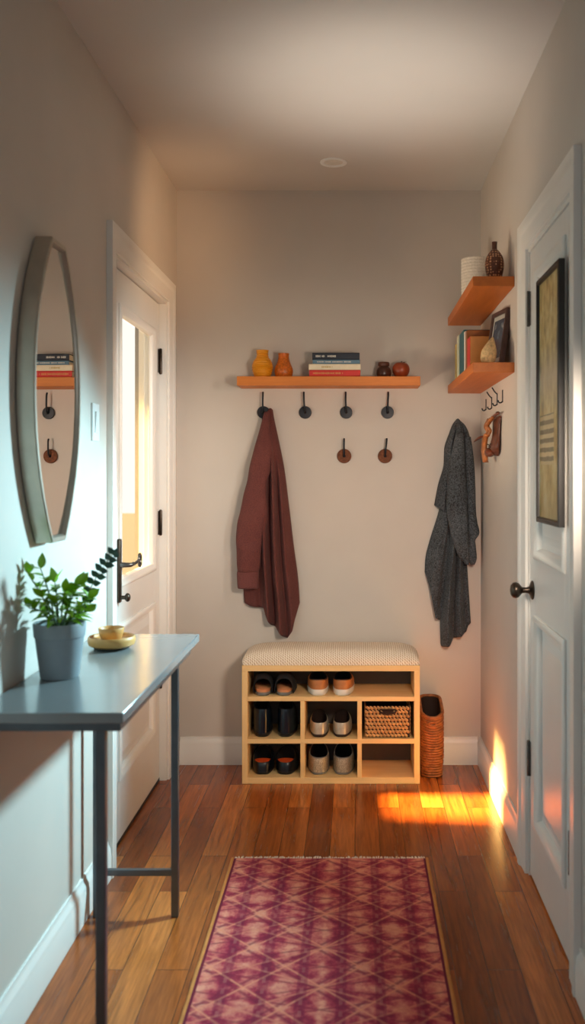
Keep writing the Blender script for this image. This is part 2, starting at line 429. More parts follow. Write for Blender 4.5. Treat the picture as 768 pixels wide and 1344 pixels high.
def casing(bm, X, sgn, y0, y1, z1, w0, w1, th=0.02):
    """mitred moulded casing round an opening; sgn=+1 faces +x"""
    prof = [(0.0, 0.0), (0.0, 0.45), (0.06, 0.55), (0.12, 0.45), (0.16, 0.55), (0.55, 0.62), (0.66, 0.70), (0.72, 0.92), (0.80, 1.0), (1.0, 1.0), (1.0, 0.0)]
    rings = []
    for k in range(4):
        ring = []
        for u, d in prof:
            x = X + sgn * d * th
            if k == 0: p = (x, y0 - u*w0, 0)
            elif k == 1: p = (x, y0 - u*w0, z1 + u*w0)
            elif k == 2: p = (x, y1 + u*w1, z1 + u*w0)
            else: p = (x, y1 + u*w1, 0)
            ring.append(p)
        rings.append(ring)
    return loft(bm, rings)
def jamb(bm, xa, xb, y0, y1, z1, t=0.018, stop=None):
    box(bm, xa, xb, y0, y0+t, 0, z1); box(bm, xa, xb, y1-t, y1, 0, z1); box(bm, xa, xb, y0+t, y1-t, z1-t, z1)
    return bm
bm = B(); casing(bm, XL, 1, LO[0]+0.006, LO[1]-0.006, ZO-0.006, 0.086, 0.091, 0.02); jamb(bm, XL-TW, XL-0.0005, LO[0], LO[1], ZO)
for q in ((LO[0]+0.018, LO[0]+0.034, 0, ZO-0.018), (LO[1]-0.034, LO[1]-0.018, 0, ZO-0.018), (LO[0]+0.034, LO[1]-0.034, ZO-0.034, ZO-0.018)): box(bm, XL-0.089, XL-0.0715, *q)
struct('trim_1', bm, M['trim'], 'white moulded casing round the glazed door', 'door casing')
bm = B(); casing(bm, XR, -1, RO[0]+0.006, RO[1]-0.006, ZO-0.006, 0.091, 0.091, 0.02); jamb(bm, XR+0.0005, XR+TW, RO[0], RO[1], ZO)
struct('trim_2', bm, M['trim'], 'white moulded casing round the closet door', 'door casing')

def frame_ring(bm, X, sgn, y0, y1, z0, z1, prof):
    """rectangular moulding ring on a plane x=X; prof=(inset from outer edge, height)"""
    rings = []
    for k in range(5):
        ring = []
        for u, d in prof:
            c = [(y0+u, z0+u), (y1-u, z0+u), (y1-u, z1-u), (y0+u, z1-u), (y0+u, z0+u)][k]
            ring.append((X + sgn*d, c[0], c[1]))
        rings.append(ring)
    R = [[bm.verts.new(p) for p in r] for r in rings[:4]]
    n = len(prof)
    for k in range(4):
        a, b = R[k], R[(k+1) % 4]
        for i in range(n - 1): bm.faces.new((a[i], a[i+1], b[i+1], b[i]))
        bm.faces.new((a[n-1], a[0], b[0], b[n-1]))
    return bm
def slab(bm, xa, xb, y0, y1, z0, z1, holes):
    """door leaf of stiles and rails round rectangular holes stacked in z; holes=(ya,yb,za,zb)"""
    holes = sorted(holes, key=lambda h: h[2]); ya, yb = holes[0][0], holes[0][1]
    box(bm, xa, xb, y0, ya, z0, z1); box(bm, xa, xb, yb, y1, z0, z1)
    z = z0
    for h in holes: box(bm, xa, xb, ya, yb, z, h[2]); z = h[3]
    box(bm, xa, xb, ya, yb, z, z1); return bm
MOLD = [(0, 0), (0, 0.006), (0.006, 0.011), (0.014, 0.011), (0.02, 0.006), (0.026, 0.004), (0.032, -0.004), (0.036, -0.012), (0.036, -0.014), (0, -0.014)]

# left, glazed door
xd = -0.838
d1 = struct('door_1', slab(B(), xd-0.04, xd, LO[0]+0.021, LO[1]-0.021, 0.008, ZO-0.021, [(3.255, 3.80, 0.245, 0.76), (3.255, 3.80, 0.93, 1.90)]), M['door'],
            'white half glazed door with a lever handle, on the left', 'door', smooth=False, bevel=0.0015)
obj('glass_pane', box(B(), xd-0.024, xd-0.018, 3.275, 3.78, 0.95, 1.88), M['glass'], d1, smooth=False)
bm = B(); frame_ring(bm, xd, 1, 3.235, 3.82, 0.91, 1.92, MOLD); obj('glazing_moulding', bm, M['trim'], d1)
bm = B(); frame_ring(bm, xd, 1, 3.235, 3.82, 0.225, 0.78, MOLD); obj('panel_moulding', bm, M['trim'], d1)
obj('door_panel', loft(B(), [[(xd-0.030, 3.255, 0.245), (xd-0.030, 3.80, 0.245), (xd-0.030, 3.80, 0.76), (xd-0.030, 3.255, 0.76)],
                             [(xd-0.0135, 3.2555, 0.2455), (xd-0.0135, 3.7995, 0.2455), (xd-0.0135, 3.7995, 0.7595), (xd-0.0135, 3.2555, 0.7595)],
                             [(xd-0.014, 3.285, 0.275), (xd-0.014, 3.77, 0.275), (xd-0.014, 3.77, 0.73), (xd-0.014, 3.285, 0.73)],
                             [(xd-0.006, 3.315, 0.305), (xd-0.006, 3.74, 0.305), (xd-0.006, 3.74, 0.70), (xd-0.006, 3.315, 0.70)]]), M['door'], d1, smooth=False)
bm = B(); box(bm, xd-0.05, xd+0.001, LO[0]+0.02, LO[1]-0.02, 0.0005, 0.014); obj('dark_gap_strip', bm, M['frame_black'], d1, smooth=False)  # black strip stands in for the shaded gap under the door
def hinge(parent, X, sgn, y, z, h=0.10):
    bm = B(); lathe(bm, [(0.001, -0.006), (0.005, -0.004), (0.0065, 0), (0.0065, h), (0.005, h+0.004), (0.001, h+0.006)], (X + sgn*0.006, y, z), 12)
    box(bm, X, X + sgn*0.003, y - 0.028, y + 0.0, z, z + h)
    for k in range(1, 5): lathe(bm, [(0.007, -0.001), (0.007, 0.001)], (X + sgn*0.006, y, z + h*k/5), 12)
    return obj('hinge', bm, M['bronze'], parent)
for z in (0.40, 1.055, 1.745): hinge(d1, xd, 1, LO[1]-0.021, z, 0.10)
# escutcheon, lever with ring end, thumb turn
yh = 3.228
bm = B(); box(bm, xd, xd+0.012, yh-0.012, yh+0.014, 0.86, 1.085); hp = obj('handle_plate', bm, M['bronze'], d1, bevel=0.004)
bm = B(); tube(bm, [(xd+0.008, yh, 0.993), (xd+0.03, yh, 0.993), (xd+0.045, yh+0.006, 0.993), (xd+0.05, yh+0.03, 0.995), (xd+0.052, yh+0.07, 0.998), (xd+0.052, yh+0.10, 1.0)], [0.011, 0.009, 0.008, 0.007, 0.0065, 0.006], 12)
tube(bm, [(xd+0.052, yh+0.112 + 0.013*math.cos(a), 1.0 + 0.022*math.sin(a)) for a in [2*PI*k/16 for k in range(16)]], 0.0055, 8, closed=True)
obj('lever_handle', bm, M['nickel'], hp)
bm = B(); tube(bm, [(xd+0.008, yh, 0.878), (xd+0.028, yh, 0.878)], 0.007, 10); sphere(bm, (xd+0.034, yh+0.004, 0.878), 0.013, 0.8, 1, 1.2)
obj('thumb_turn', bm, M['bronze'], hp)

# right, closet door
xr = 0.574
d2 = struct('door_2', slab(B(), xr, xr+0.04, RO[0]+0.021, RO[1]-0.021, 0.008, ZO-0.021, [(2.50, 2.885, 0.21, 0.845), (2.50, 2.885, 1.065, 1.945)]), M['door'],
            'white two panel closet door with a round knob, on the right', 'door', smooth=False, bevel=0.0015)
for z0, z1 in ((0.21, 0.845), (1.065, 1.945)):
    bm = B(); frame_ring(bm, xr, -1, 2.48, 2.905, z0-0.02, z1+0.02, MOLD); obj('panel_moulding', bm, M['trim'], d2)
    obj('door_panel', loft(B(), [[(xr+0.030, a, b) for a, b in ((2.50, z0), (2.885, z0), (2.885, z1), (2.50, z1))],
                                 [(xr+0.0135, a, b) for a, b in ((2.5005, z0+.0005), (2.8845, z0+.0005), (2.8845, z1-.0005), (2.5005, z1-.0005))],
                                 [(xr+0.014, a, b) for a, b in ((2.535, z0+.035), (2.85, z0+.035), (2.85, z1-.035), (2.535, z1-.035))],
                                 [(xr+0.008, a, b) for a, b in ((2.56, z0+.06), (2.825, z0+.06), (2.825, z1-.06), (2.56, z1-.06))]]), M['door'], d2, smooth=False)
bm = B()
def lathe_x(bm, prof, X, y, z, sgn, seg=24):
    return loft(bm, [[(X + sgn*d, y + max(r, 1e-4)*math.cos(2*PI*k/seg), z + max(r, 1e-4)*math.sin(2*PI*k/seg)) for k in range(seg)] for r, d in prof])
lathe_x(bm, [(0.001, 0.0), (0.030, 0.0), (0.031, 0.003), (0.026, 0.006), (0.018, 0.009), (0.012, 0.012), (0.009, 0.022), (0.010, 0.034), (0.016, 0.040), (0.023, 0.046), (0.026, 0.055), (0.024, 0.064), (0.016, 0.071), (0.001, 0.074)], xr, 2.95, 0.94, -1)
obj('door_knob', bm, M['bronze'], d2)
for y, z in ((RO[1]-0.022, 1.80), (RO[1]-0.022, 0.33), (RO[0]+0.03, 0.26)):
    bm = B(); box(bm, xr-0.004, xr, y-0.014, y, z, z+0.11); tube(bm, [(xr-0.006, y, z-0.003), (xr-0.006, y, z+0.113)], 0.005, 10); obj('hinge', bm, M['nickel'], d2)

# outside the glazed door
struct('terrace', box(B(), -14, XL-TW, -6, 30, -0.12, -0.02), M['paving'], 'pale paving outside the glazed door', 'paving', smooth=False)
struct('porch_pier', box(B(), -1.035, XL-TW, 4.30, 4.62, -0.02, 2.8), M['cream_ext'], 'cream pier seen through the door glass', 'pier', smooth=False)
bm = box(B(), -1.75, -1.5, 3.16, 3.56, -0.02, 2.42); box(bm, -1.75, -1.5, 2.4, 4.6, 2.42, 3.0)  # unseen post and beam added to narrow the sun patch indoors
struct('sun_blocker', bm, M['cream_ext'], 'unseen post and beam added outside the glazed door to block sun', 'sun blocker', smooth=False)

# ------------------------------------------------------------------ ceiling light, switch, mirror
t = thing('recessed_light', 'small round recessed downlight in the ceiling', 'ceiling light', (-0.088, 3.76, ZC))
bm = B(); lathe(bm, [(0.038, -0.001), (0.040, -0.004), (0.050, -0.006), (0.055, -0.004), (0.056, 0.002), (0.038, 0.002)], (0, 0, 0), 40, cap=False); obj('trim_ring', bm, M['plastic'], t)
bm = B(); lathe(bm, [(0.001, -0.0012), (0.038, -0.0012), (0.038, 0.0), (0.001, 0.0)], (0, 0, 0), 32); obj('lens', bm, M['lens'], t)

t = thing('light_switch', 'white rocker light switch beside the glazed door', 'light switch', (XL, 2.83, 1.475))
obj('switch_plate', box(B(), 0, 0.006, -0.036, 0.036, -0.058, 0.058), M['plastic'], t, bevel=0.002)
bm = B(); loft(bm, [[(0.006, -0.016, -0.033), (0.006, 0.016, -0.033), (0.006, 0.016, 0.033), (0.006, -0.016, 0.033)], [(0.008, -0.015, -0.032), (0.008, 0.015, -0.032), (0.012, 0.015, 0.032), (0.012, -0.015, 0.032)]]); obj('rocker', bm, M['plastic'], t, smooth=False)

def mirror_outline(sc_y=1.0, n=14):
    # barrel shape: short flat top and bottom, long bowed sides
    hw, hh, ft = 0.184, 0.386, 0.052
    pts = []
    for i in range(n + 1):
        s = -1 + 2*i/n
        y = ft + (hw - ft) * (1 - abs(s)**2.15)
        pts.append((y, s*hh))
    return pts + [(-y, z) for y, z in reversed(pts)]
t = thing('wall_mirror', 'tall bowed wall mirror in a thin pale metal frame', 'mirror', (XL, 2.352, 1.528))
ol = mirror_outline(); ins = 0.016
def off(k): 
    out = []
    for y, z in ol: 
        out.append((y*(1 - k/0.184), z*(1 - k/0.386)))
    return out
rings = [[(0.004, y, z) for y, z in ol], [(0.044, y, z) for y, z in ol], [(0.047, y, z) for y, z in off(0.003)], [(0.047, y, z) for y, z in off(0.012)], [(0.040, y, z) for y, z in off(0.016)], [(0.004, y, z) for y, z in off(0.018)]]
bm = B(); loft(bm, rings + [rings[0]], cap=False); obj('mirror_frame', bm, M['mirror_frame'], t, smooth=35)
bm = B(); g = off(0.0175); tl = math.radians(MIR_TILT) if 'MIR_TILT' in globals() else math.radians(1.7)
prism_r = [[(0.030 + y*math.tan(tl), y, z) for y, z in g], [(0.0345 + y*math.tan(tl), y, z) for y, z in g]]
loft(bm, prism_r); obj('mirror_glass', bm, M['mirror'], t, smooth=False)
obj('backing_board', loft(B(), [[(0.0, y, z) for y, z in off(0.02)], [(0.006, y, z) for y, z in off(0.02)]]), M['frame_black'], t, smooth=False)

# ------------------------------------------------------------------ console table
t = thing('console_table', 'slim grey metal console table against the left wall', 'console table', (-0.64, 2.365, 0))
obj('tabletop', box(B(), -0.158, 0.158, -0.465, 0.465, 0.797, 0.820), M['tabletop'], t, bevel=0.002)
bm = B()
for a in ((-0.150, 0.150, -0.455, -0.435), (-0.150, 0.150, 0.435-0.09, 0.455-0.09), (-0.150, -0.130, -0.435, 0.345), (0.130, 0.150, -0.435, 0.345)):
    box(bm, a[0], a[1], a[2], a[3], 0.779, 0.797)
obj('apron_frame', bm, M['steel'], t, bevel=0.0015)
for x in (-0.127, 0.105):
    for y in (-0.435, 0.355):
        obj('leg', box(B(), x-0.0105, x+0.0105, y-0.0105, y+0.0105, 0, 0.7785), M['steel'], t, bevel=0.002)
for y in (-0.435, 0.355):
    obj('stretcher', box(B(), -0.1165, 0.0945, y-0.008, y+0.008, 0.122, 0.140), M['steel'], t, bevel=0.0015)

# potted plant
t = thing('potted_plant', 'leafy green plant in a grey pot on the console table', 'potted plant', (-0.722, 2.235, 0.8205))
bm = B(); lathe(bm, [(0.001, 0), (0.044, 0), (0.046, 0.003), (0.058, 0.098), (0.0605, 0.100), (0.063, 0.130), (0.061, 0.134), (0.056, 0.133), (0.054, 0.118), (0.001, 0.116)], (0, 0, 0), 48); obj('pot', bm, M['pot'], t)
bm = B(); lathe(bm, [(0.001, 0.122), (0.03, 0.121), (0.0545, 0.117), (0.0545, 0.1165), (0.001, 0.1165)], (0, 0, 0), 24); obj('soil', bm, M['soil'], t)
def leaf(bm, base, d, up, L, W, droop=0.25, cup=0.18):
    d = Vector(d).normalized(); up = Vector(up); side = d.cross(up)
    if side.length < 1e-3: side = Vector((1, 0, 0))
    side.normalize(); nrm = side.cross(d).normalized()
    rows = []; n = 7
    for i in range(n + 1):
        s = i / n; w = W * (math.sin(PI * s**0.8)) ** 0.9 * (1 if s < 1 else 0) * (1 - 0.35*s) + 0.0002
        c = Vector(base) + d*L*s - Vector((0, 0, 1)) * droop * L * s*s
        rows.append([bm.verts.new(c - side*w + nrm*w*cup*2), bm.verts.new(c), bm.verts.new(c + side*w + nrm*w*cup*2)])
    for a, b in zip(rows, rows[1:]):
        bm.faces.new((a[0], a[1], b[1], b[0])); bm.faces.new((a[1], a[2], b[2], b[1]))
rnd = random.Random(11)
bl, bs = B(), B()
stems = [(-0.070, -0.020, 0.135), (-0.050, 0.01, 0.145), (-0.015, 0.01, 0.11), (0.015, -0.01, 0.09), (0.045, 0.005, 0.105), (0.072, -0.01, 0.075), (-0.03, -0.035, 0.08), (0.03, 0.03, 0.10), (-0.065, -0.03, 0.055), (0.075, -0.03, 0.045), (0.0, -0.045, 0.07)]
for sx, sy, sz in stems:
    b0 = Vector((sx*0.15, sy*0.15, 0.118)); b1 = Vector((sx, sy, 0.118 + sz))
    b1.x = max(b1.x, -0.07)
    pts = smoothcurve([b0, b0.lerp(b1, 0.5) + Vector((0, 0, 0.015)), b1], 6)
    tube(bs, pts, [0.0024 - 0.0012*i/len(pts) for i in range(len(pts))], 6)
    nl = 8 if sz > 0.08 else 6
    for k in range(nl):
        f = 0.25 + 0.75*(k + 1)/nl; p = pts[min(int(f*(len(pts)-1)), len(pts)-1)]
        a = rnd.uniform(0, 2*PI); out = Vector((sx, sy, 0)).normalized()*0.6 + Vector((math.cos(a), math.sin(a), 0))*0.9
        dd = Vector((out.x, out.y, rnd.uniform(0.15, 0.8)))
        if p.x < -0.055 and dd.x < 0: dd.x *= 0.12
        leaf(bl, p, dd, (0, 0, 1), rnd.uniform(0.034, 0.054), rnd.uniform(0.0095, 0.0145), rnd.uniform(0.1, 0.45))
    leaf(bl, pts[-1], (sx*1.5 if sx > -0.05 else 0.01, sy*2-0.02, 0.10), (0, 1, 0.2), 0.045, 0.012, 0.1)
for k in range(20):      # low outer leaves over the rim
    a = 2*PI*k/20; c, s_ = math.cos(a), math.sin(a)
    if c < -0.6: continue
    leaf(bl, (c*0.02, s_*0.02, 0.135 + 0.012*(k % 3)), (c, s_, 0.28), (0, 0, 1), rnd.uniform(0.058, 0.082), 0.0135, 0.3)
for v in bl.verts: v.co.x = max(v.co.x, -0.078)
obj('stems', bs, M['stem'], t); obj('foliage', bl, M['leaf'], t)
bl, bs = B(), B()
pts = smoothcurve([(0.03, 0.0, 0.118), (0.055, 0.01, 0.17), (0.075, 0.02, 0.225), (0.098, 0.03, 0.265), (0.122, 0.04, 0.300)], 8)
tube(bs, pts, [0.0020 - 0.0012*i/len(pts) for i in range(len(pts))], 6)
for i in range(7, len(pts), 3):
    for sg in (-1, 1):
        tdir = (pts[min(i+1, len(pts)-1)] - pts[i-1]).normalized(); perp = Vector((-tdir.z, 0, tdir.x))
        leaf(bl, pts[i], tdir*0.5 + perp*sg*1.0 + Vector((0, rnd.uniform(-.4, .4), 0)), (0, 1, 0.1), rnd.uniform(0.018, 0.026), 0.0095, 0.0)
leaf(bl, pts[-1], (0.3, 0, 0.3), (0, 1, 0), 0.016, 0.005, 0)
sp = obj('sprig', bs, M['stem'], t); obj('sprig_leaves', bl, M['leaf_dark'], sp)

# bamboo dish and little bowl
t = thing('wooden_dish', 'round pale wooden dish with a dark foot on the console table', 'dish', (-0.692, 2.60, 0.8205))
bm = B(); lathe(bm, [(0.001, 0.0), (0.048, 0.0), (0.050, 0.004), (0.050, 0.006), (0.001, 0.006)], (0, 0, 0), 40); obj('foot', bm, M['darkfoot'], t)
bm = B(); lathe(bm, [(0.001, 0.006), (0.054, 0.006), (0.064, 0.012), (0.067, 0.022), (0.066, 0.032), (0.063, 0.035), (0.059, 0.033), (0.057, 0.027), (0.05, 0.024), (0.001, 0.024)], (0, 0, 0), 48); obj('dish_body', bm, M['bamboo'], t)
o = obj('small_bowl', lathe(B(), [(0.001, 0), (0.024, 0), (0.028, 0.003), (0.034, 0.018), (0.0365, 0.032), (0.0355, 0.034), (0.0335, 0.032), (0.030, 0.016), (0.024, 0.008), (0.001, 0.007)], (0, 0, 0), 40), M['bamboo'], loc=(-0.694, 2.603, 0.8447))
tag(o, 'small pale wooden bowl sitting on the wooden dish', 'bowl')

# ------------------------------------------------------------------ rug
t = thing('runner_rug', 'magenta runner rug with a salmon diamond lattice and orange edges', 'rug', (-0.0855, 3.11, 0))
bm = B()
nx, ny = 40, 60
def rz_(x, y): return 0.0075 + 0.0012*noise.noise(Vector((x*6, y*3, 0.3)))
g = [[bm.verts.new((-0.326 + 0.652*i/nx, -1.75 + 1.75*j/ny, rz_(-0.326 + 0.652*i/nx, -1.75 + 1.75*j/ny))) for i in range(nx+1)] for j in range(ny+1)]
for j in range(ny):
    for i in range(nx): bm.faces.new((g[j][i], g[j][i+1], g[j+1][i+1], g[j+1][i]))
bt = [bm.verts.new((x, y, 0.0006)) for x, y in ((-0.326, -1.75), (0.326, -1.75), (0.326, 0), (-0.326, 0))]
bm.faces.new((bt[3], bt[2], bt[1], bt[0]))
bm.faces.new([bt[0], bt[1]] + [v for v in reversed(g[0])]); bm.faces.new([bt[2], bt[3]] + [v for v in g[ny]])
bm.faces.new([bt[1], bt[2]] + [g[j][nx] for j in range(ny, -1, -1)]); bm.faces.new([bt[3], bt[0]] + [g[j][0] for j in range(ny+1)])
obj('rug_field', bm, M['rug'], t, smooth=50)
for s in (-1, 1):
    bm = B(); tube(bm, [(s*(0.3305 + 0.0012*noise.noise(Vector((0, k*0.4, s)))), -1.75 + 1.75*k/40, 0.0058) for k in range(41)], 0.0055, 10); obj('edge_binding', bm, M['rug_edge'], t)
bm = B()
for k in range(100):
    x = -0.322 + 0.644*k/99; dx = rnd.uniform(-0.006, 0.006); L = rnd.uniform(0.014, 0.028)
    tube(bm, [(x, -0.001, 0.006), (x + dx*0.4, L*0.5, 0.0055), (x + dx, L, 0.0022)], [0.0022, 0.0028, 0.0018], 5)
obj('fringe', bm, M['fringe'], t)

# ------------------------------------------------------------------ shoe bench
bx0, bx1, by0, by1 = -0.479, 0.275, 3.875, 4.122
W = bx1 - bx0
t = thing('shoe_bench', 'pale wooden shoe bench with open cubbies against the end wall', 'shoe bench', (bx0, by0, 0))
D = by1 - by0; tk = 0.024
Zt = (0.477, 0.501); Z1 = (0.350, 0.369); Z2 = (0.170, 0.190); Zb = (0.0, 0.026)
for x in (0, W - tk): obj('side_panel', box(B(), x, x+tk, 0, D, 0, Zt[0]), M['birch_z'], t, bevel=0.001)
obj('top_board', box(B(), 0, W, 0, D, *Zt), M['birch'], t, bevel=0.001)
for z in (Z1, Z2): obj('shelf', box(B(), tk, W-tk, 0.0005, D-0.008, *z), M['birch'], t, bevel=0.001)
obj('bottom_board', box(B(), tk, W-tk, 0.0005, D-0.008, *Zb), M['birch'], t, bevel=0.001)
for xc in (-0.222, 0.0195):
    for za, zb in ((Zb[1], Z2[0]), (Z2[1], Z1[0])):
        obj('divider', box(B(), xc - bx0 - 0.0095, xc - bx0 + 0.0095, 0.001, D-0.008, za, zb), M['birch_z'], t, bevel=0.001)
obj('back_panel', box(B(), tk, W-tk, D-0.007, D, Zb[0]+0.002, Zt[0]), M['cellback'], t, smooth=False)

# cushion: pillowed box
bm = B(); nx, ny = 44, 20; cw, cd, ch = W + 0.006, D - 0.004, 0.066
def cush(u, v):   # u,v in -1..1
    e = (1 - abs(u)**9) * (1 - abs(v)**5)
    return max(e, 0)**0.55
top = []; bot = []
for j in range(ny+1):
    v = -1 + 2*j/ny; v = math.sin(v*PI/2)
    rt, rb = [], []
    for i in range(nx+1):
        u = -1 + 2*i/nx; u = math.sin(u*PI/2)
        e = cush(u, v)
        # rounded plan corners
        k = 1 - 0.012*(abs(u)*abs(v))**8
        wob = 0.0016*noise.noise(Vector((u*5, v*4, 1.7)))
        x, y = u*cw/2*k, v*cd/2*k
        rt.append(bm.verts.new((x, y, 0.014 + (ch-0.014)*e + wob*e)))
    top.append(rt)
for j in range(ny):
    for i in range(nx): bm.faces.new((top[j][i], top[j][i+1], top[j+1][i+1], top[j+1][i]))
edge = top[0] + [r[-1] for r in top[1:]] + list(reversed(top[-1][:-1])) + [r[0] for r in reversed(top[1:-1])]
low = [bm.verts.new((v.co.x*0.99, v.co.y*0.98, 0.0)) for v in edge]
for i in range(len(edge)):
    j = (i+1) % len(edge); bm.faces.new((edge[i], edge[j], low[j], low[i]))
bm.faces.new(low)
o = obj('seat_cushion', bm, M['cushion'], smooth=70, loc=((bx0+bx1)/2, (by0+by1)/2 - 0.001, Zt[1] + 0.0005)); tag(o, 'woven oatmeal cushion along the top of the shoe bench', 'cushion')

# ------------------------------------------------------------------ shoes
def footprint(L, Wd, n=48, toe=1.0):
    """closed outline, heel at y=0 and toe at y=L, x half width"""
    out = []
    for k in range(n):
        a = 2*PI*k/n
        s = (1 - math.cos(a))/2
        w = abs(math.sin(a))**0.62 * (0.92 + 0.08*math.sin(PI*min(1, max(0, (s-0.15)/0.85)))**1.0 + 0.06*(s > .5)*(s-.5))
        x = math.copysign(w*Wd/2, math.sin(a)); out.append((x, s*L))
    return out
def scaleo(o, L, k, cy=None):
    cy = L/2 if cy is None else cy
    return [(x*k, cy + (y-cy)*(1 - (1-k)*0.55)) for x, y in o]
def shoe(root, L, Wd, sole_h, sole_mat, upper_mat, lining, insole, collar=(0.02, 0.52), heelz=0.06, vampz=0.07, colw=0.62, n=48, insz=None, sole_out=1.0, toez=0.04, rim=None, welt=None):
    base = footprint(L, Wd, n)
    so = scaleo(base, L, sole_out)
    bm = B(); rr = []
    for z, k in ((0, 0.93), (0.002, 0.97), (sole_h*0.6, 1.0), (sole_h, 1.0)):
        rr.append([(x*k, L/2 + (y-L/2)*(1-(1-k)*.6), z) for x, y in so])
    loft(bm, rr); obj('sole', bm, sole_mat, root, smooth=50)
    b2 = scaleo(base, L, 0.965)
    c0, c1 = collar[0]*L, collar[1]*L
    col = []
    for k in range(n):
        a = 2*PI*k/n; s = (1-math.cos(a))/2
        x = math.copysign(abs(math.sin(a))**0.85 * Wd/2*colw, math.sin(a))
        z = heelz + (vampz - heelz)*s - 0.010*math.sin(PI*s)
        col.append((x, c0 + (c1-c0)*s, z))
    M_ = 9; rings = []
    for m in range(M_+1):
        u = m/M_; ring = []
        for k in range(n):
            bx_, by_ = b2[k]; cx, cy, cz = col[k]; s = by_/L
            P0 = Vector((bx_, by_, sole_h-0.0005)); P2 = Vector((cx, cy, cz))
            hz = cz*0.86 if s < 0.5 else cz*0.86 + (max(toez, sole_h+.01)-cz*0.86)*((s-0.5)*2)**0.8 * 0.9
            P1 = Vector((bx_*1.06 + 0*(cx), by_ + (cy-by_)*0.08, max(hz, sole_h+0.012)))
            ring.append(P0*(1-u)**2 + P1*2*u*(1-u) + P2*u*u)
        rings.append(ring)
    bm = B(); loft(bm, rings, cap=False); up = obj('upper', bm, upper_mat, root, smooth=True)
    # lining: inner wall from collar down to the insole
    bm = B(); inr = []
    for u in (0.0, 0.35, 0.7, 1.0):
        ring = []
        for k in range(n):
            cx, cy, cz = col[k]; ix, iy = b2[k]
            kx = ix*0.86; ky = L/2 + (iy-L/2)*0.92
            zz = cz + (sole_h + 0.004 - cz)*u
            # keep the inner wall under the vamp
            ww = min(1.0, u*1.1)
            ring.append((cx*0.985 + (kx-cx*0.985)*ww*0.8, cy + (ky-cy)*ww*(0.75 if ky <= cy else 0.5), zz))
        inr.append(ring)
    loft(bm, inr, cap=False); obj('lining', bm, lining, root, smooth=True)
    last = inr[-1]
    bm = B(); iz = sole_h + 0.005 if insz is None else insz
    if insz is not None: last = [(x*0.98, y if y < (c0+c1)/2 else (c0+c1)/2 + (y-(c0+c1)/2)*0.6, z) for x, y, z in col]
    ins_ = [(x, y, iz) for x, y, z in last]; loft(bm, [[(x, y, iz-0.004) for x, y, z in last], ins_]); obj('insole', bm, insole, root, smooth=40)
    if rim: bm = B(); tube(bm, [(x, y, z) for x, y, z in col], 0.0022, 8, closed=True); obj('collar_rim', bm, rim, root)
    return root
def pair(name, gx, y, z, sep, ang, label, cat, group, **kw):
    a = thing(name, label % 'left', cat, (gx - sep/2, y, z), ang, group); shoe(a, **kw)
    return a, dup(a, (gx + sep/2, y, z), -ang, label % 'right')
yS = by0 + 0.012
# tan sneakers on the top shelf
pair('sneaker', -0.1055, yS, Z1[1]+0.0006, 0.099, 0.06, '%s tan leather sneaker with a thick white sole, top shelf', 'shoe', 'tan sneakers on the bench shelf',
     L=0.215, Wd=0.093, sole_h=0.026, sole_mat=M['sh_white'], upper_mat=M['sh_tan'], lining=M['linen'], insole=M['linen'], heelz=0.068, vampz=0.082, toez=0.06, colw=0.80, rim=M['sh_brown'])
# boots
pair('ankle_boot', -0.3485, yS+0.01, Z2[1]+0.0006, 0.097, 0.05, '%s glossy black ankle boot in the middle row', 'shoe', 'black ankle boots in a cubby',
     L=0.205, Wd=0.084, sole_h=0.016, sole_mat=M['sh_black'], upper_mat=M['sh_boot'], lining=M['linen'], insole=M['linen'], collar=(0.03, 0.48), heelz=0.118, vampz=0.142, toez=0.05, colw=0.78)
# silver flats
pair('silver_flat', -0.1055, yS+0.008, Z2[1]+0.0006, 0.092, 0.05, '%s silver flat shoe with a dark brown sole', 'shoe', 'silver flats in a cubby',
     L=0.20, Wd=0.084, sole_h=0.012, sole_mat=M['sh_brown'], upper_mat=M['sh_silver'], lining=M['sh_brown'], insole=M['sh_brown'], collar=(0.03, 0.60), heelz=0.060, vampz=0.090, toez=0.05, colw=0.80)
# black loafers with orange insole
pair('loafer', -0.3485, yS+0.022, Zb[1]+0.0006, 0.095, 0.05, '%s black loafer with an orange lining, bottom row', 'shoe', 'black and orange loafers in a cubby',
     L=0.19, Wd=0.096, sole_h=0.012, sole_mat=M['sh_black'], upper_mat=M['sh_black'], lining=M['linen'], insole=M['sh_orange'], collar=(0.05, 0.50), heelz=0.050, vampz=0.100, toez=0.085, colw=0.80, insz=0.0485)
# glitter slip-ons
pair('slip_on_shoe', -0.1035, yS+0.02, Zb[1]+0.0006, 0.1, 0.05, '%s grey glitter slip-on shoe, bottom row', 'shoe', 'grey glitter slip-ons in a cubby',
     L=0.195, Wd=0.094, sole_h=0.010, sole_mat=M['sh_grey'], upper_mat=M['sh_glitter'], lining=M['linen'], insole=M['linen'], collar=(0.05, 0.58), heelz=0.070, vampz=0.110, toez=0.07, colw=0.84, rim=M['sh_grey'])
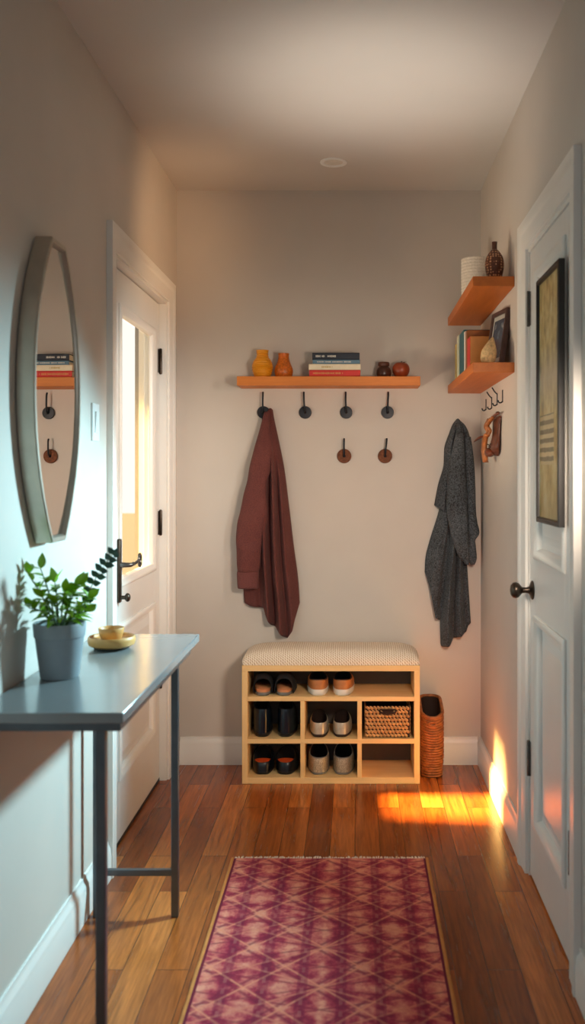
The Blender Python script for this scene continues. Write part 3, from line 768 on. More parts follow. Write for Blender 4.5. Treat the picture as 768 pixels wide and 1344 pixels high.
# open-backed black mules with tan insole
def mule(root, L=0.205, Wd=0.084):
    base = footprint(L, Wd)
    bm = B(); loft(bm, [[(x*k, L/2+(y-L/2)*(1-(1-k)*.6), z) for x, y in base] for z, k in ((0, .94), (0.003, 1), (0.014, 1.0))]); obj('sole', bm, M['sh_grey'], root, smooth=50)
    bm = B(); loft(bm, [[(x*.95, L/2+(y-L/2)*.97, z) for x, y in base] for z in (0.0135, 0.0225)] + [[(x*.88, L/2+(y-L/2)*.94, 0.0245) for x, y in base]]); obj('insole', bm, M['sh_insole'], root, smooth=50)
    bm = B(); rings = []; n = 20
    for i in range(15):
        s = 0.10 + 0.895*i/14
        hw = Wd/2 * interp([(0, .86), (.1, .98), (.3, 1.04), (.6, 1.06), (.8, .92), (.93, .6), (1, .12)], s)
        h = interp([(0.10, .070), (0.22, .090), (.45, .084), (.7, .056), (.9, .036), (1, .02)], s)
        rings.append([(hw*math.copysign(abs(math.cos(PI*k/n))**0.75, math.cos(PI*k/n)), s*L + (0.03*math.sin(PI*k/n)*(1-i/14) if i < 5 else 0)*0 , 0.006 + (h-0.006)*math.sin(PI*k/n)**0.8) for k in range(n+1)])
    loft(bm, rings, cap=False, closed=False); o = obj('vamp', bm, M['sh_suede'], root, smooth=True)
    m = o.modifiers.new('solid', 'SOLIDIFY'); m.thickness = 0.003; m.offset = -1
a = thing('mule', 'left open-backed black mule with a tan insole, top shelf', 'shoe', (-0.393, yS, Z1[1]+0.0006), 0.05, 'black mules on the bench shelf'); mule(a)
dup(a, (-0.305, yS, Z1[1]+0.0006), -0.05, 'right open-backed black mule with a tan insole, top shelf')

# ------------------------------------------------------------------ seagrass basket in the cubby
t = thing('storage_basket', 'woven tan seagrass box basket filling a bench cubby', 'basket', (0.1395, by0+0.012, Z2[1]+0.0006))
hw, dp, hh = 0.100, 0.20, 0.133
bm = B(); box(bm, -hw+0.006, hw-0.006, 0.006, 0.010, 0.002, hh); box(bm, -hw+0.006, hw-0.006, dp-0.010, dp-0.006, 0.002, hh); box(bm, -hw+0.006, -hw+0.010, 0.01, dp-0.01, 0.002, hh); box(bm, hw-0.010, hw-0.006, 0.01, dp-0.01, 0.002, hh); box(bm, -hw+0.01, hw-0.01, 0.01, dp-0.01, 0.002, 0.006)
obj('basket_core', bm, M['wicker_core'], t, smooth=False)
bm = B(); rows, cols = 8, 12
for r in range(rows):
    z = 0.0098 + (hh-0.017)*r/(rows-1)
    for c in range(cols):
        x = -hw+0.008 + (2*hw-0.016)*(c + (0.5 if r % 2 else 0.1))/cols
        if x > hw-0.005: continue
        if r == 6 and abs(x) < 0.024: continue
        sphere(bm, (x, 0.006 + 0.001*rnd.random(), z), 0.0098, 1.08, 0.62, 0.66, 9, 6, Matrix.Rotation(0.75 + rnd.uniform(-.15, .15), 3, 'Y'))
    for s in (-1, 1):
        for c in range(10):
            sphere(bm, (s*(hw-0.006), 0.014 + (dp-0.024)*c/9, z), 0.0085, 0.6, 1.1, 0.62, 6, 4)
obj('weave', bm, M['wicker_pale'], t, smooth=True)
bm = B(); tube(bm, smoothcurve([(-0.036, 0.002, 0.117), (-0.03, -0.004, 0.110), (0.0, -0.007, 0.104), (0.03, -0.004, 0.110), (0.036, 0.002, 0.117)], 5), 0.0042, 8)
tube(bm, [(-0.034, 0.0005, 0.120), (0.0, -0.001, 0.122), (0.034, 0.0005, 0.120)], 0.003, 8); obj('handle', bm, M['wicker_core'], t)

# tall wicker basket on the floor
t = thing('wicker_basket', 'tall narrow brown wicker basket on the floor beside the bench', 'basket', (0.3335, 4.025, 0))
def rrect(hx, hy, r, n=7):
    out = []
    for cx, cy, a0 in ((hx-r, hy-r, 0), (-hx+r, hy-r, PI/2), (-hx+r, -hy+r, PI), (hx-r, -hy+r, 1.5*PI)):
        for k in range(n+1): out.append((cx + r*math.cos(a0 + PI/2*k/n), cy + r*math.sin(a0 + PI/2*k/n)))
    # resample straight runs
    res = []
    for i in range(len(out)):
        a, b = out[i], out[(i+1) % len(out)]; d = math.hypot(b[0]-a[0], b[1]-a[1]); m = max(1, int(d/0.014))
        for k in range(m): res.append((a[0]+(b[0]-a[0])*k/m, a[1]+(b[1]-a[1])*k/m))
    return res
rp = rrect(0.0465, 0.088, 0.036)
def ztop(y): 
    s = (y + 0.088)/0.176; s = min(max(s, 0), 1); return 0.262 + 0.055*(s**0.6)
bm = B(); NR = 23
for r in range(NR):
    f = (r + 0.5)/NR; k = 0.90 + 0.10*min(1, f*3)
    tube(bm, [(x*k + 0.0022*((i+r) % 2), y*k, 0.004 + (ztop(y)-0.006)*f) for i, (x, y) in enumerate(rp)], 0.0056, 6, closed=True)
obj('basket_body', bm, M['wicker_dark'], t, smooth=True)
bm = B(); loft(bm, [[(x*.88, y*.94, 0.003) for x, y in rp], [(x*.93, y*.955, 0.1) for x, y in rp], [(x*.93, y*.955, ztop(y)-0.004) for x, y in rp], [(x*.86, y*.92, ztop(y)-0.006) for x, y in rp], [(x*.84, y*.9, 0.012) for x, y in rp]]); obj('inner_liner', bm, M['wicker_core'], t, smooth=40)
bm = B(); tube(bm, [(x*1.0, y*1.0, ztop(y)) for x, y in rp], 0.0072, 8, closed=True); obj('rim', bm, M['wicker_dark'], t, smooth=True)
bm = B(); tube(bm, [(0.016*math.cos(2*PI*k/18), -0.0935, 0.238 + 0.009*math.sin(2*PI*k/18)) for k in range(18)], 0.0045, 8, closed=True); obj('handle_loop', bm, M['wicker_dark'], t, smooth=True)

# ------------------------------------------------------------------ coat shelf on the end wall
o = tag(obj('floating_shelf', box(B(), -0.515, 0.285, YB-0.155, YB-0.0005, 1.699, 1.739), M['shelf'], bevel=0.0015), 'long honey wood floating shelf across the end wall', 'shelf')
ZS = 1.7395; YS = 4.06
def pot_thing(name, prof, mat, loc, label, cat, wob=None, seg=44):
    return tag(obj(name, lathe(B(), prof, (0, 0, 0), seg, wob=wob), mat, loc=loc, smooth=60), label, cat)
prof = []
for i in range(61):
    z = 0.122*i/60
    r = sinterp([(0, 0.030), (0.012, 0.038), (0.045, 0.0465), (0.072, 0.040), (0.090, 0.028), (0.102, 0.0255), (0.116, 0.026), (0.122, 0.0275)], z)
    prof.append((r + 0.0015*math.sin(z*2*PI/0.0085), z))
prof = [(0.001, 0)] + prof + [(0.024, 0.121), (0.021, 0.105), (0.001, 0.100)]
def vx(px, s=297.0): return (px - 466)/s
pot_thing('yellow_vase', prof, M['yellow'], (vx(344), YS, ZS), 'ribbed yellow ceramic vase, leftmost on the long shelf', 'vase')
prof = [(0.001, 0)]
for i in range(31):
    z = 0.108*i/30
    prof.append((sinterp([(0, 0.033), (0.02, 0.0405), (0.04, 0.040), (0.068, 0.029), (0.085, 0.0245), (0.1, 0.0235), (0.108, 0.025)], z), z))
prof += [(0.021, 0.107), (0.018, 0.09), (0.001, 0.088)]
pot_thing('orange_vase', prof, M['orange'], (vx(372), YS, ZS), 'speckled burnt orange vase next to the yellow vase', 'vase')
t = thing('lidded_jar', 'squat dark brown lidded jar between the books and the red apple', 'jar', (vx(504), YS, ZS))
prof = [(0.001, 0), (0.026, 0), (0.031, 0.005), (0.0335, 0.018), (0.033, 0.032), (0.028, 0.043), (0.023, 0.047), (0.022, 0.052), (0.001, 0.052)]
obj('jar_body', lathe(B(), prof, (0, 0, 0), 40), M['jar'], t, smooth=50)
obj('lid', lathe(B(), [(0.001, 0.0525), (0.024, 0.0525), (0.0255, 0.055), (0.0255, 0.066), (0.023, 0.069), (0.001, 0.0695)], (0, 0, 0), 32), M['vase_brown'], t, smooth=40)
t = thing('apple_ornament', 'round russet red apple ornament at the right end of the long shelf', 'ornament', (vx(526.5), YS, ZS))
prof = []
for i in range(25):
    a = -PI/2 + PI*i/24
    r = 0.0385*math.cos(a)**0.8 if abs(a) < PI/2 - 1e-6 else 0.0008
    r *= (1 + 0.05*math.sin(a)); z = 0.035 + 0.036*math.sin(a) - (0.012*math.exp(-(r/0.012)**2) if a > 0 else -0.004*math.exp(-(r/0.012)**2))
    prof.append((r, max(z, 0) if a < 0 else z))
obj('apple_body', lathe(B(), prof, (0, 0, 0), 36, wob=lambda k, z: 0.015*math.cos(2*PI*k*5)), M['apple'], t, smooth=True)
bm = B(); tube(bm, [(0, 0, 0.052), (0.001, 0, 0.064), (0.004, 0, 0.074)], [0.0022, 0.0018, 0.0024], 8); stm = obj('stem', bm, M['stemwood'], t)
bm = B(); leaf(bm, (0.0, 0, 0.064), (1, -0.2, 0.25), (0, 0, 1), 0.030, 0.008, 0.0); leaf(bm, (0.0, 0, 0.064), (-1, -0.1, 0.1), (0, 0, 1), 0.016, 0.006, 0.1); obj('leaf', bm, M['stemwood'], stm)

def book_flat(name, x0, x1, z, h, d, cov, label, loc_y, marks=None, ang=0):
    """book lying flat, spine toward the camera"""
    w = x1 - x0
    t = thing(name, label, 'book', ((x0+x1)/2, loc_y, z), ang, 'stacked books on the long shelf')
    c = 0.0028 if h > 0.012 else 0.0018
    bm = B(); box(bm, -w/2, w/2, 0, d, 0, c); box(bm, -w/2, w/2, 0, d, h-c, h); box(bm, -w/2, w/2, 0, c, c, h-c); obj('cover', bm, cov, t, bevel=0.0012)
    obj('pages', box(B(), -w/2+0.004, w/2-0.004, c+0.0003, d-0.004, c+0.0002, h-c-0.0002), M['page'], t, smooth=False)
    if marks:
        bm = B(); r2 = random.Random(marks[2]); x = marks[0]*w/2
        while x < marks[1]*w/2:
            ww = r2.uniform(0.0022, 0.0042); hz = h*r2.choice((0.22, 0.30))
            if r2.random() > 0.14: box(bm, x, x+ww, -0.0006, 0.0003, h*0.5-hz/2, h*0.5+hz/2)
            x += ww + 0.0014
        obj('spine_lettering', bm, marks[3], t, smooth=False)
    return t
yb = YB - 0.145
z = ZS
book_flat('book', vx(406.5), vx(473), z, 0.028, 0.125, M['red'], 'bright red book at the bottom of the flat stack', yb, (-0.85, 0.3, 3, M['tan_cover'])); z += 0.0283
book_flat('book', vx(406), vx(473.5), z, 0.026, 0.125, M['cream'], 'cream book lying on the red book', yb, (-0.5, -0.1, 5, M['mustard'])); z += 0.0263
book_flat('book', vx(411), vx(472.5), z, 0.0185, 0.12, M['blue'], 'thin grey blue book between the cream and navy books', yb+0.003, (-0.9, 0.6, 8, M['ink'])); z += 0.0188
book_flat('book', vx(410.5), vx(472), z, 0.030, 0.12, M['navy'], 'navy book on top of the flat stack', yb+0.002, (-0.85, 0.0, 12, M['ink']))

# hooks under the shelf: disc on the wall, curved rod rising to the shelf
def disc_hook(name, disc_mat, px, py, rodtop, r, label, group, bend=0.0):
    s = 291.5; x = (px-466)/s; z = 1.32 - (py-620)/s
    t = thing(name, label, 'hook', (x, YB, z), 0, group)
    bm = B()
    loft(bm, [[(max(rr, 1e-4)*math.cos(2*PI*k/36), -d, max(rr, 1e-4)*math.sin(2*PI*k/36)) for k in range(36)] for rr, d in ((0.0001, -0.001), (r*0.96, -0.001), (r, 0.003), (r, 0.011), (r*0.95, 0.0145), (r*0.35, 0.0155), (0.0001, 0.0155))])
    obj('disc', bm, disc_mat, t, smooth=40)
    bm = B(); h = rodtop
    tube(bm, smoothcurve([(0.0, -0.014, 0.0), (0.0, -0.028, 0.004), (-0.001 + bend*0.3, -0.036, r*0.8), (-0.002 + bend*0.7, -0.038, h*0.55), (-0.002 + bend, -0.036, h*0.85), (bend*1.1-0.002, -0.030, h)], 6), 0.0042, 10)
    sphere(bm, (0, -0.018, 0), 0.0065)
    obj('rod', bm, M['iron'], t, smooth=True)
    return t
for k, (px, lab) in enumerate(((345.5, 'black disc hook holding the burgundy jacket'), (400.5, 'bare black disc hook directly right of the burgundy jacket'), (454.5, 'third black disc hook, under the right half of the books'), (509, 'rightmost black disc hook, under the dark jar'))):
    disc_hook('wall_hook', M['iron'], px, 541, 0.090, 0.0285, lab, 'black disc hooks under the long shelf', (0.002, -0.003, 0.0, 0.004)[k])
disc_hook('cork_hook', M['cork'], 451.8, 598.5, 0.078, 0.0325, 'brown cork disc hook, left one of the lower two', 'cork disc hooks on the end wall', 0.002)
disc_hook('cork_hook', M['cork'], 505.7, 598.5, 0.078, 0.0325, 'brown cork disc hook, right one of the lower two', 'cork disc hooks on the end wall', 0.008)

# ------------------------------------------------------------------ hanging garments
def px2(cx, cy, ox, oy, s, k=3.95):
    px, py = ox + cx/k, oy + cy/k
    return (px-466)/s, 1.32 - (py-620)/s
def sheet(name, top, hem, L, R, ridges, depth, mat, parent, ox, oy, s=296.0, nu=64, nv=70, back=0.006, seed=0, front_off=0.0, wr=0.007):
    """hanging cloth: top=(cx,cy), hem=[(u,cy)], L/R=[(v,cx)], folds along ridges=[(u,width,amp,v0)]; closed volume, back against the wall"""
    bm = B(); F = []; K = []
    for j in range(nv+1):
        v = j/nv; rf, rk = [], []
        for i in range(nu+1):
            u = i/nu
            cxl, cxr = sinterp(L, v), sinterp(R, v); cx = cxl + (cxr-cxl)*u
            cyt = top + 10*abs(u-0.5)**2*4*1.0
            cy = cyt + (interp(hem, u) - cyt)*v
            x, z = px2(cx, cy, ox, oy, s)
            edge = (max(0.0, 1-abs(2*u-1)**2.6))**0.55
            d = sinterp(depth, v)*edge
            for (ru, rw, ra, v0) in ridges:
                d += ra*math.exp(-((u-ru)/rw)**2)*min(1, max(0, (v-v0)*5+0.15))*min(1, edge*1.4)
            d += wr*edge*noise.noise(Vector((x*22+seed, z*9, seed*3.1))) + wr*0.5*edge*noise.noise(Vector((x*60+seed, z*25, seed)))
            y = YB - back - 0.004 - front_off - max(d, 0.001*edge)
            rf.append(bm.verts.new((x, y, z)))
            rk.append(bm.verts.new((x, YB - back - front_off, z)) if 0 < i < nu and 0 < j < nv else None)
        F.append(rf); K.append(rk)
    for j in range(nv):
        for i in range(nu):
            bm.faces.new((F[j][i], F[j][i+1], F[j+1][i+1], F[j+1][i]))
            q = []
            for (a, b) in ((j, i), (j+1, i), (j+1, i+1), (j, i+1)):
                q.append(K[a][b] if K[a][b] is not None else F[a][b])
            bm.faces.new(q)
    return obj(name, bm, mat, parent, smooth=True)
def sleeve(name, rows, mat, parent, ox, oy, yoff, dep, s=296.0, k=3.95, n=32, seed=0, steps=60, wr=0.011, cap=True):
    """rows=[(cy, cxL, cxR)] flattened tube in front of the body"""
    bm = B(); rings = []
    c0, c1 = rows[0][0], rows[-1][0]
    Lt = [(r[0], r[1]) for r in rows]; Rt = [(r[0], r[2]) for r in rows]
    for j in range(steps+1):
        cy = c0 + (c1-c0)*j/steps; l, r_ = sinterp(Lt, cy), sinterp(Rt, cy)
        xl, z = px2(l, cy, ox, oy, s); xr, _ = px2(r_, cy, ox, oy, s)
        xc, hw = (xl+xr)/2, (xr-xl)/2; dd = interp(dep, j/steps); ring = []
        for m in range(n):
            a = 2*PI*m/n; ca, sa = math.cos(a), math.sin(a)
            x = xc + hw*math.copysign(abs(ca)**0.85, ca); y = -dd*math.copysign(abs(sa)**0.85, sa)
            w = 1 + 0.0
            nn = noise.noise(Vector((x*20+seed + z*8, z*13, sa*0.8))) * wr + noise.noise(Vector((x*55 - z*20, z*30+seed, sa))) * wr*0.35
            ring.append((x, YB - interp(yoff, j/steps) + y - (nn if sa > 0 else 0), z))
        rings.append(ring)
    loft(bm, rings, cap); return obj(name, bm, mat, parent, smooth=True)

OX, OY = 290, 510
t = thing('jacket', 'burgundy fleece jacket hanging from the first black hook', 'jacket', (0, 0, 0))
sheet('jacket_body', 96, [(0, 1120), (0.12, 1138), (0.36, 1146), (0.40, 1188), (0.50, 1232), (0.78, 1308), (0.88, 1262), (0.92, 1205), (1.0, 1122)],
      [(0, 236), (0.05, 208), (0.15, 184), (0.30, 150), (0.5, 116), (0.7, 100), (0.9, 104), (1, 110)],
      [(0, 262), (0.04, 268), (0.15, 292), (0.3, 322), (0.5, 348), (0.7, 372), (0.88, 396), (1, 404)],
      [(0.30, 0.05, -0.016, 0.15), (0.46, 0.045, 0.034, 0.2), (0.555, 0.04, -0.034, 0.22), (0.68, 0.055, 0.034, 0.10), (0.775, 0.035, -0.022, 0.25), (0.88, 0.05, 0.022, 0.2)],
      [(0, 0.012), (0.06, 0.036), (0.2, 0.050), (0.5, 0.056), (0.8, 0.050), (1, 0.036)], M['burgundy'], t, OX, OY, seed=2)
slv = sleeve('sleeve', [(118, 222, 246), (200, 200, 250), (300, 172, 262), (400, 148, 262), (490, 132, 238), (560, 114, 236), (640, 98, 242), (700, 84, 238), (770, 77, 218), (860, 80, 206), (915, 82, 203), (950, 86, 196)],
       M['burgundy'], t, OX, OY, [(0, 0.050), (0.2, 0.066), (0.5, 0.078), (1, 0.080)], [(0, 0.010), (0.2, 0.022), (0.5, 0.030), (1, 0.028)], seed=5)
sleeve('cuff', [(944, 85, 197), (958, 82, 197), (990, 83, 195), (1030, 85, 193), (1037, 88, 190)], M['burgundy_cuff'], slv, OX, OY, [(0, 0.080), (1, 0.080)], [(0, 0.026), (0.1, 0.030), (0.9, 0.029), (1, 0.024)], seed=1, steps=12, wr=0.001)
bm = B(); x, z = px2(222, 140, OX, OY, 296); tube(bm, smoothcurve([(x-0.010, YB-0.048, z-0.02), (x-0.008, YB-0.056, z+0.014), (x+0.004, YB-0.056, z+0.018), (x+0.012, YB-0.050, z-0.01)], 6), 0.0022, 8); obj('hanging_loop', bm, M['linen'], t)

OX, OY = 540, 530
t = thing('coat', 'charcoal grey wool coat hanging in the right corner', 'coat', (0, 0, 0))
sheet('coat_body', 300, [(0, 880), (0.10, 960), (0.22, 1120), (0.33, 1135), (0.345, 1273), (0.52, 1262), (0.62, 1228), (0.9, 1195), (0.93, 1160), (1, 1150)],
      [(0, 190), (0.2, 176), (0.45, 148), (0.7, 104), (0.85, 82), (1, 76)],
      [(0, 300), (0.3, 300), (0.55, 298), (0.7, 304), (0.85, 312), (1, 320)],
      [(0.33, 0.045, -0.030, 0.2), (0.48, 0.055, 0.026, 0.15), (0.62, 0.04, -0.028, 0.2), (0.76, 0.055, 0.026, 0.15), (0.88, 0.04, -0.018, 0.3), (0.14, 0.06, 0.016, 0.3)],
      [(0, 0.030), (0.3, 0.046), (0.6, 0.05), (1, 0.034)], M['charcoal'], t, OX, OY, seed=9)
sheet('hood', 72, [(0, 528), (0.12, 545), (0.2, 556), (0.45, 640), (0.7, 640), (1, 600)],
      [(0, 238), (0.05, 222), (0.15, 205), (0.3, 182), (0.42, 178), (0.55, 174), (0.75, 148), (1, 126)],
      [(0, 262), (0.05, 290), (0.15, 312), (0.3, 324), (0.45, 328), (0.7, 333), (1, 336)],
      [(0.28, 0.05, -0.026, 0.06), (0.48, 0.07, 0.022, 0.06), (0.68, 0.04, -0.030, 0.06), (0.85, 0.06, 0.022, 0.06)],
      [(0, 0.014), (0.08, 0.045), (0.3, 0.062), (0.7, 0.066), (1, 0.062)], M['charcoal'], t, OX, OY, seed=4)
sleeve('sleeve', [(150, 232, 272), (300, 200, 280), (420, 186, 284), (520, 182, 288), (600, 190, 291), (680, 206, 294), (740, 224, 298), (790, 246, 300), (822, 272, 300), (834, 284, 298)],
       M['charcoal'], t, OX, OY, [(0, 0.070), (0.4, 0.086), (1, 0.082)], [(0, 0.012), (0.3, 0.028), (0.85, 0.030), (1, 0.014)], seed=6)
sleeve('sleeve', [(170, 278, 312), (300, 280, 329), (450, 284, 334), (560, 288, 338), (620, 291, 346), (662, 293, 356), (684, 296, 350), (704, 298, 334), (740, 292, 338), (800, 294, 342), (826, 302, 336), (836, 310, 330)],
       M['charcoal'], t, OX, OY, [(0, 0.060), (0.4, 0.070), (1, 0.066)], [(0, 0.014), (0.3, 0.030), (0.85, 0.030), (1, 0.014)], seed=3)
bm = B(); tube(bm, [(0.435, YB-0.03, 1.553), (0.478, YB-0.03, 1.553)], 0.001, 6); bm.free()

# ------------------------------------------------------------------ corner shelves on the right wall
for zt, lab in ((2.020, 'upper corner wood shelf carrying the brown vase'), (1.713, 'lower corner wood shelf carrying the books')):
    tag(obj('corner_shelf', box(B(), 0.421, XR-0.0005, 3.262, YB-0.0005, zt-0.036, zt), M['shelf_y'], bevel=0.0015), lab, 'shelf', 'corner shelves')
zu, zl = 2.0205, 1.7135
prof = [(0.001, 0)]
for i in range(120):
    z = 0.184*i/119; prof.append((0.0575 + 0.0018*abs(math.sin(z*PI/0.0125)) - (0.004 if z < 0.006 else 0), z))
prof += [(0.054, 0.185), (0.0525, 0.183), (0.052, 0.012), (0.001, 0.010)]
tag(obj('rope_basket', lathe(B(), prof, (0, 0, 0), 40), M['rope'], loc=(0.501, 3.80, zu), smooth=70), 'white coiled rope basket behind the brown vase on the upper shelf', 'basket')
t = thing('pierced_vase', 'brown dotted bottle vase at the near end of the upper shelf', 'vase', (0.513, 3.36, zu))
prof = [(0.001, 0)]
for i in range(25):
    z = 0.118*i/24; prof.append((sinterp([(0, 0.020), (0.02, 0.028), (0.06, 0.0350), (0.09, 0.030), (0.108, 0.019), (0.118, 0.010)], z), z))
obj('vase_body', lathe(B(), prof + [(0.001, 0.118)], (0, 0, 0), 36), M['vase_dots'], t, smooth=60)
obj('neck', lathe(B(), [(0.0095, 0.1165), (0.009, 0.124), (0.0095, 0.142), (0.0102, 0.146), (0.007, 0.146), (0.006, 0.13), (0.001, 0.128)], (0, 0, 0), 24, cap=True), M['vase_brown'], t, smooth=50)

def book_up(y0, th, x0, x1, h, spine, cover, label):
    """upright book, spine toward -x, covers facing the camera and the end wall"""
    t = thing('book', label, 'book', (x0, y0, zl), 0, 'upright books on the lower corner shelf')
    w = x1 - x0; c = 0.003
    bm = B(); loft(bm, [[(w,0,zz),(w,c,zz),(c,c,zz),(c,th-c,zz),(w,th-c,zz),(w,th,zz),(0.0015,th,zz),(0.0015,0,zz)] for zz in (0, h)]); obj('cover', bm, cover, t, bevel=0.001)
    obj('spine', box(B(), 0, 0.0014, 0, th, 0, h), spine, t, bevel=0.001)
    obj('pages', box(B(), c+0.0005, w-0.004, c+0.0003, th-c-0.0003, 0.003, h-0.004), M['page'], t, smooth=False)
    return t
t = book_up(3.57, 0.085, 0.449, 0.548, 0.138, M['red'], M['tan_cover'], 'orange covered book with a red spine, nearest of the upright books')
bm = B()
r2 = random.Random(4)
for k in range(9):
    box(bm, 0.010 + 0.009*k, 0.010 + 0.009*k + r2.uniform(0.003, 0.006), -0.0006, 0.0002, 0.010, 0.010 + r2.uniform(0.006, 0.018))
obj('cover_print', bm, M['stemwood'], t, smooth=False)
book_up(3.658, 0.05, 0.449, 0.548, 0.176, M['brown_book'], M['brown_book'], 'brown book just behind the orange covered book')
book_up(3.711, 0.036, 0.447, 0.55, 0.18, M['white_book'], M['white_book'], 'white spined book between the brown and teal books')
book_up(3.750, 0.150, 0.446, 0.552, 0.192, M['teal'], M['teal'], 'thick dark teal book among the upright books')
book_up(3.903, 0.072, 0.443, 0.55, 0.196, M['pale_book'], M['pale_book'], 'pale green book behind the teal book')
book_up(3.978, 0.04, 0.440, 0.55, 0.165, M['mustard'], M['mustard'], 'mustard book furthest back against the end wall')

# small leaning photo frame
t = thing('photo_frame', 'brown photo frame leaning on the wall at the lower corner shelf', 'picture frame', (0.517, 3.43, zl), math.radians(11))
lean = math.radians(8); rotm = Matrix.Rotation(lean, 4, 'Y'); fw, fh, fb = 0.165, 0.215, 0.016
def lb(bm): bmesh.ops.transform(bm, matrix=rotm, verts=bm.verts); return bm
bm = B(); frame_ring(bm, 0.0, -1, -fw/2, fw/2, 0.0, fh, [(0, -0.014), (0, 0.003), (0.004, 0.005), (0.012, 0.004), (fb, 0.0), (fb, -0.014)]); obj('frame', lb(bm), M['frame_brown'], t)
obj('mount', lb(box(B(), 0.003, 0.006, -fw/2+fb-0.001, fw/2-fb+0.001, fb-0.001, fh-fb+0.001)), M['mat_grey'], t, smooth=False)
obj('photo', lb(box(B(), 0.002, 0.003, -fw/2+fb+0.014, fw/2-fb-0.014, fb+0.018, fh-fb-0.018)), M['photo'], t, smooth=False)
for o in t.children: o.location.x += 0.0
# pale straw ornament
t = thing('straw_ornament', 'cream straw gourd shaped ornament in front of the photo frame', 'ornament', (0.484, 3.325, zl))
bm = B(); rings = []
for i in range(19):
    s = i/18; z = 0.098*s; r = sinterp([(0, 0.016), (0.12, 0.025), (0.3, 0.0285), (0.5, 0.027), (0.7, 0.019), (0.88, 0.010), (1, 0.003)], s)
    rings.append([(0.017*s*s + r*math.cos(2*PI*k/30)*(1+0.05*noise.noise(Vector((k*0.9, s*14, 0)))), r*math.sin(2*PI*k/30)*(1+0.05*noise.noise(Vector((k*0.9, s*14, 4)))), z) for k in range(30)])
loft(bm, rings); obj('ornament_body', bm, M['pampas'], t, smooth=True)

# little black hooks on the right wall
def j_hook(y, z, double, label):
    t = thing('j_hook', label, 'hook', (XR, y, z), 0, 'small black hooks below the lower corner shelf')
    bm = B(); box(bm, -0.0035, 0.001, -0.004, 0.004, -0.022, 0.026); obj('back_strip', bm, M['iron'], t, bevel=0.001)
    bm = B(); tube(bm, smoothcurve([(-0.002, 0, -0.019), (-0.009, 0, -0.024), (-0.016, 0, -0.022), (-0.019, 0, -0.014)], 6), 0.0027, 8); obj('lower_prong', bm, M['iron'], t)
    if double: bm = B(); tube(bm, [(-0.002, 0, 0.022), (-0.012, 0, 0.032), (-0.022, 0, 0.048)], 0.0027, 8); obj('upper_prong', bm, M['iron'], t)
j_hook(3.965, 1.612, False, 'small black hook on the right wall, nearest the room corner')
j_hook(3.80, 1.607, True, 'small black double hook, second from the room corner')
j_hook(3.655, 1.611, True, 'small black double hook, third from the room corner')
j_hook(3.52, 1.612, False, 'small black hook on the right wall, nearest the closet door')

# leather pouch hanging below them
t = thing('leather_pouch', 'shiny brown leather strap pouch hanging on the right wall', 'pouch', (XR, 3.63, 1.468))
pouch = t
bm = B(); rings = []
for i in range(21):
    s = i/20; z = 0.085 - 0.185*s; hw = sinterp([(0, 0.062), (0.2, 0.055), (0.5, 0.05), (0.8, 0.052), (0.93, 0.04), (1, 0.015)], s); th = sinterp([(0, 0.012), (0.5, 0.018), (0.85, 0.03), (1, 0.01)], s)
    rings.append([(0.002 - (th+0.003)*(0.5+0.5*math.sin(a)) , hw*math.cos(a) + 0.0, z + 0.004*math.sin(5*a)) for a in [2*PI*k/24 for k in range(24)]])
loft(bm, rings); obj('back_flap', bm, M['leather_dark'], t, smooth=True)
bm = B(); tube(bm, smoothcurve([(-0.018, -0.075, 0.100), (-0.022, -0.02, 0.088), (-0.020, 0.03, 0.080), (-0.018, 0.08, 0.070)], 6), [0.006]*19, 8); sphere(bm, (-0.018, -0.075, 0.1), 0.008); sphere(bm, (-0.018, 0.08, 0.07), 0.009); obj('toggle_bar', bm, M['leather_dark'], t, smooth=True)
bm = B()
for a, b in ((-0.03, 0.03), (0.02, -0.01), (0.055, 0.035)):
    tube(bm, smoothcurve([(-0.024, a, 0.088), (-0.034, (a+b)/2 + 0.02, 0.05), (-0.030, b, 0.02), (-0.032, 0.035, 0.0)], 6), 0.0078, 8, flat=0.6)
sphere(bm, (-0.034, 0.033, 0.002), 0.013, 0.9, 1.3, 0.9); obj('knotted_straps', bm, M['leather'], t, smooth=True)
bm = B(); rings = []
for i in range(17):
    s = i/16; z = 0.0 - 0.135*s; hw = sinterp([(0, 0.012), (0.3, 0.019), (0.7, 0.022), (0.9, 0.018), (1, 0.004)], s)
    rings.append([(-0.036 - 0.006*math.sin(PI*s) + 0.010*math.sin(a), 0.042 + hw*math.cos(a), z) for a in [2*PI*k/14 for k in range(14)]])
loft(bm, rings); obj('tongue_strap', bm, M['leather'], t, smooth=True)
bm = B(); leaf(bm, (-0.03, 0.045, 0.002), (-0.55, 0.55, -0.28), (0, 0, 1), 0.062, 0.016, 0.15); o = obj('side_tab', bm, M['leather_dark'], t); m = o.modifiers.new('solid', 'SOLIDIFY'); m.thickness = 0.003
bm = B()
for k in range(7): sphere(bm, (-0.031 - 0.002*(k % 2), -0.015 + 0.011*(k % 4), -0.045 - 0.012*(k//4) - 0.003*(k % 3)), 0.0032, seg=8, rings=5)
obj('studs', bm, M['nickel'], t, smooth=True)
bm = B(); sphere(bm, (-0.028, 0.012, -0.085), 0.024, 0.75, 1.3, 0.95, rot=Matrix.Rotation(0.4, 3, 'X')); obj('end_pouch', bm, M['leather_dark'], t, smooth=True)

for c_ in pouch.children:
    c_.scale = (1.15, 1.55, 0.80)

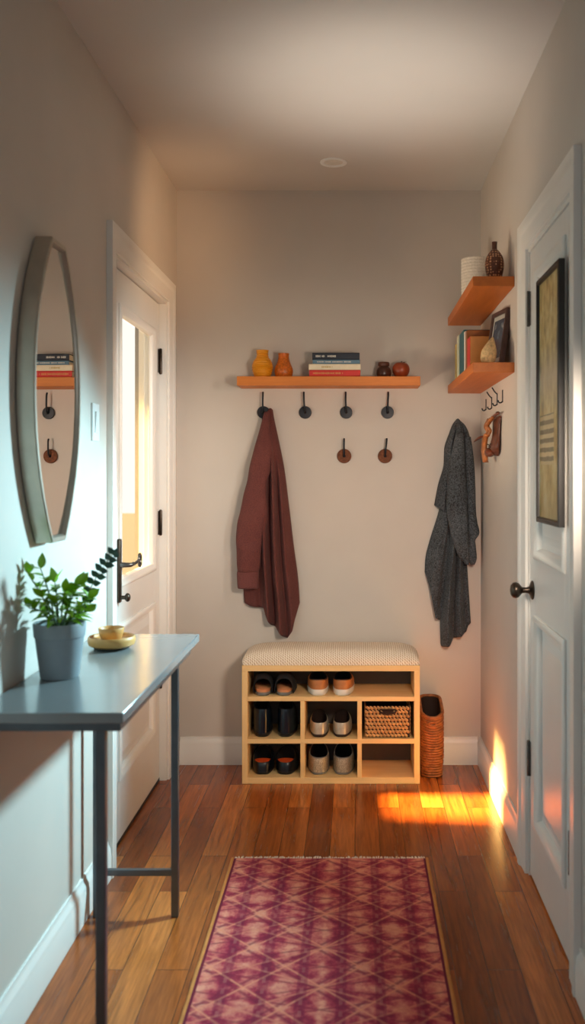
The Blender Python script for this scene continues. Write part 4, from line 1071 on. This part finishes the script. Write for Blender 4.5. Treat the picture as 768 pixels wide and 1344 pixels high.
# ------------------------------------------------------------------ tall picture on the closet door
t = thing('framed_picture', 'tall narrow framed golden landscape picture hung on the closet door', 'picture', (xr - 0.0115, 2.60, 1.172))
bm = B(); frame_ring(bm, 0.0, -1, -0.152, 0.152, 0.0, 0.722, [(0, -0.0), (0, 0.016), (0.003, 0.018), (0.013, 0.018), (0.016, 0.012), (0.016, -0.0)]); obj('frame', bm, M['frame_black'], t)
obj('canvas', box(B(), -0.010, -0.001, -0.137, 0.137, 0.015, 0.707), M['painting'], t, smooth=False)

# ------------------------------------------------------------------ light
w = bpy.data.worlds.new('world'); S.world = w; w.use_nodes = True
bg = w.node_tree.nodes['Background']; bg.inputs[0].default_value = (1.0, 0.96, 0.88, 1); bg.inputs[1].default_value = 1.25
def lamp(name, typ, loc, target, energy, color, **kw):
    l = bpy.data.lights.new(name, typ); l.energy = energy; l.color = color
    for k, v in kw.items(): setattr(l, k, v)
    o = bpy.data.objects.new(name, l); COL.objects.link(o); o.location = loc
    o.rotation_euler = (Vector(target) - Vector(loc)).to_track_quat('-Z', 'Y').to_euler(); return o
lamp('low_sun', 'SUN', (-4, 3.7, 4), (-3, 3.66, 3.03), 70.0, (1.0, 0.60, 0.18), angle=0.06)
lamp('cool_beam', 'SPOT', (0.36, 3.12, 1.40), (-0.807, 2.36, 0.72), 185, (0.50, 0.88, 1.0), spot_size=math.radians(88), spot_blend=0.8, shadow_soft_size=0.06)
lamp('hall_key', 'SPOT', (0.46, 1.9, 1.45), (-0.12, 4.14, 0.85), 98, (1.0, 0.82, 0.65), spot_size=math.radians(72), spot_blend=1.0, shadow_soft_size=0.16)
lamp('ceiling_wash', 'SPOT', (0.05, 2.75, 1.3), (0.08, 3.0, 2.6), 46, (1.0, 0.89, 0.76), spot_size=math.radians(58), spot_blend=1.0, shadow_soft_size=0.2)
lamp('warm_left', 'SPOT', (0.25, 2.9, 1.9), (-0.807, 3.80, 2.3), 40, (1.0, 0.60, 0.30), spot_size=math.radians(42), spot_blend=1.0, shadow_soft_size=0.15)
lamp('door_fill', 'SPOT', (0.38, 2.85, 1.7), (-0.807, 3.52, 1.35), 60, (1.0, 0.93, 0.82), spot_size=math.radians(62), spot_blend=0.9, shadow_soft_size=0.1)  # unseen spot added to brighten the glazed door and its casing
lamp('warm_right', 'SPOT', (-0.55, 3.2, 1.2), (0.57, 3.6, 1.9), 26, (1.0, 0.76, 0.52), spot_size=math.radians(70), spot_blend=1.0, shadow_soft_size=0.08)
lamp('fill', 'AREA', (0.0, -0.9, 1.2), (0.0, 3, 0.6), 6, (0.85, 0.93, 1.0), shape='RECTANGLE', size=1.0, size_y=1.6)

# ------------------------------------------------------------------ camera
cam = bpy.data.cameras.new('camera'); co = bpy.data.objects.new('camera', cam); COL.objects.link(co)
co.location = (0, 0, 1.32); co.rotation_euler = (PI/2, 0, 0)
cam.sensor_fit = 'VERTICAL'; cam.sensor_height = 36.0; cam.lens = 36.0*1200/1344
cam.shift_x = -(466 - 384)/1344; cam.shift_y = (620 - 672)/1344
cam.dof.use_dof = True; cam.dof.focus_distance = 3.95; cam.dof.aperture_fstop = 2.8
cam.clip_start = 0.02
S.camera = co
S.view_settings.view_transform = 'Standard'; S.view_settings.look = 'None'
S.view_settings.exposure = 0.0
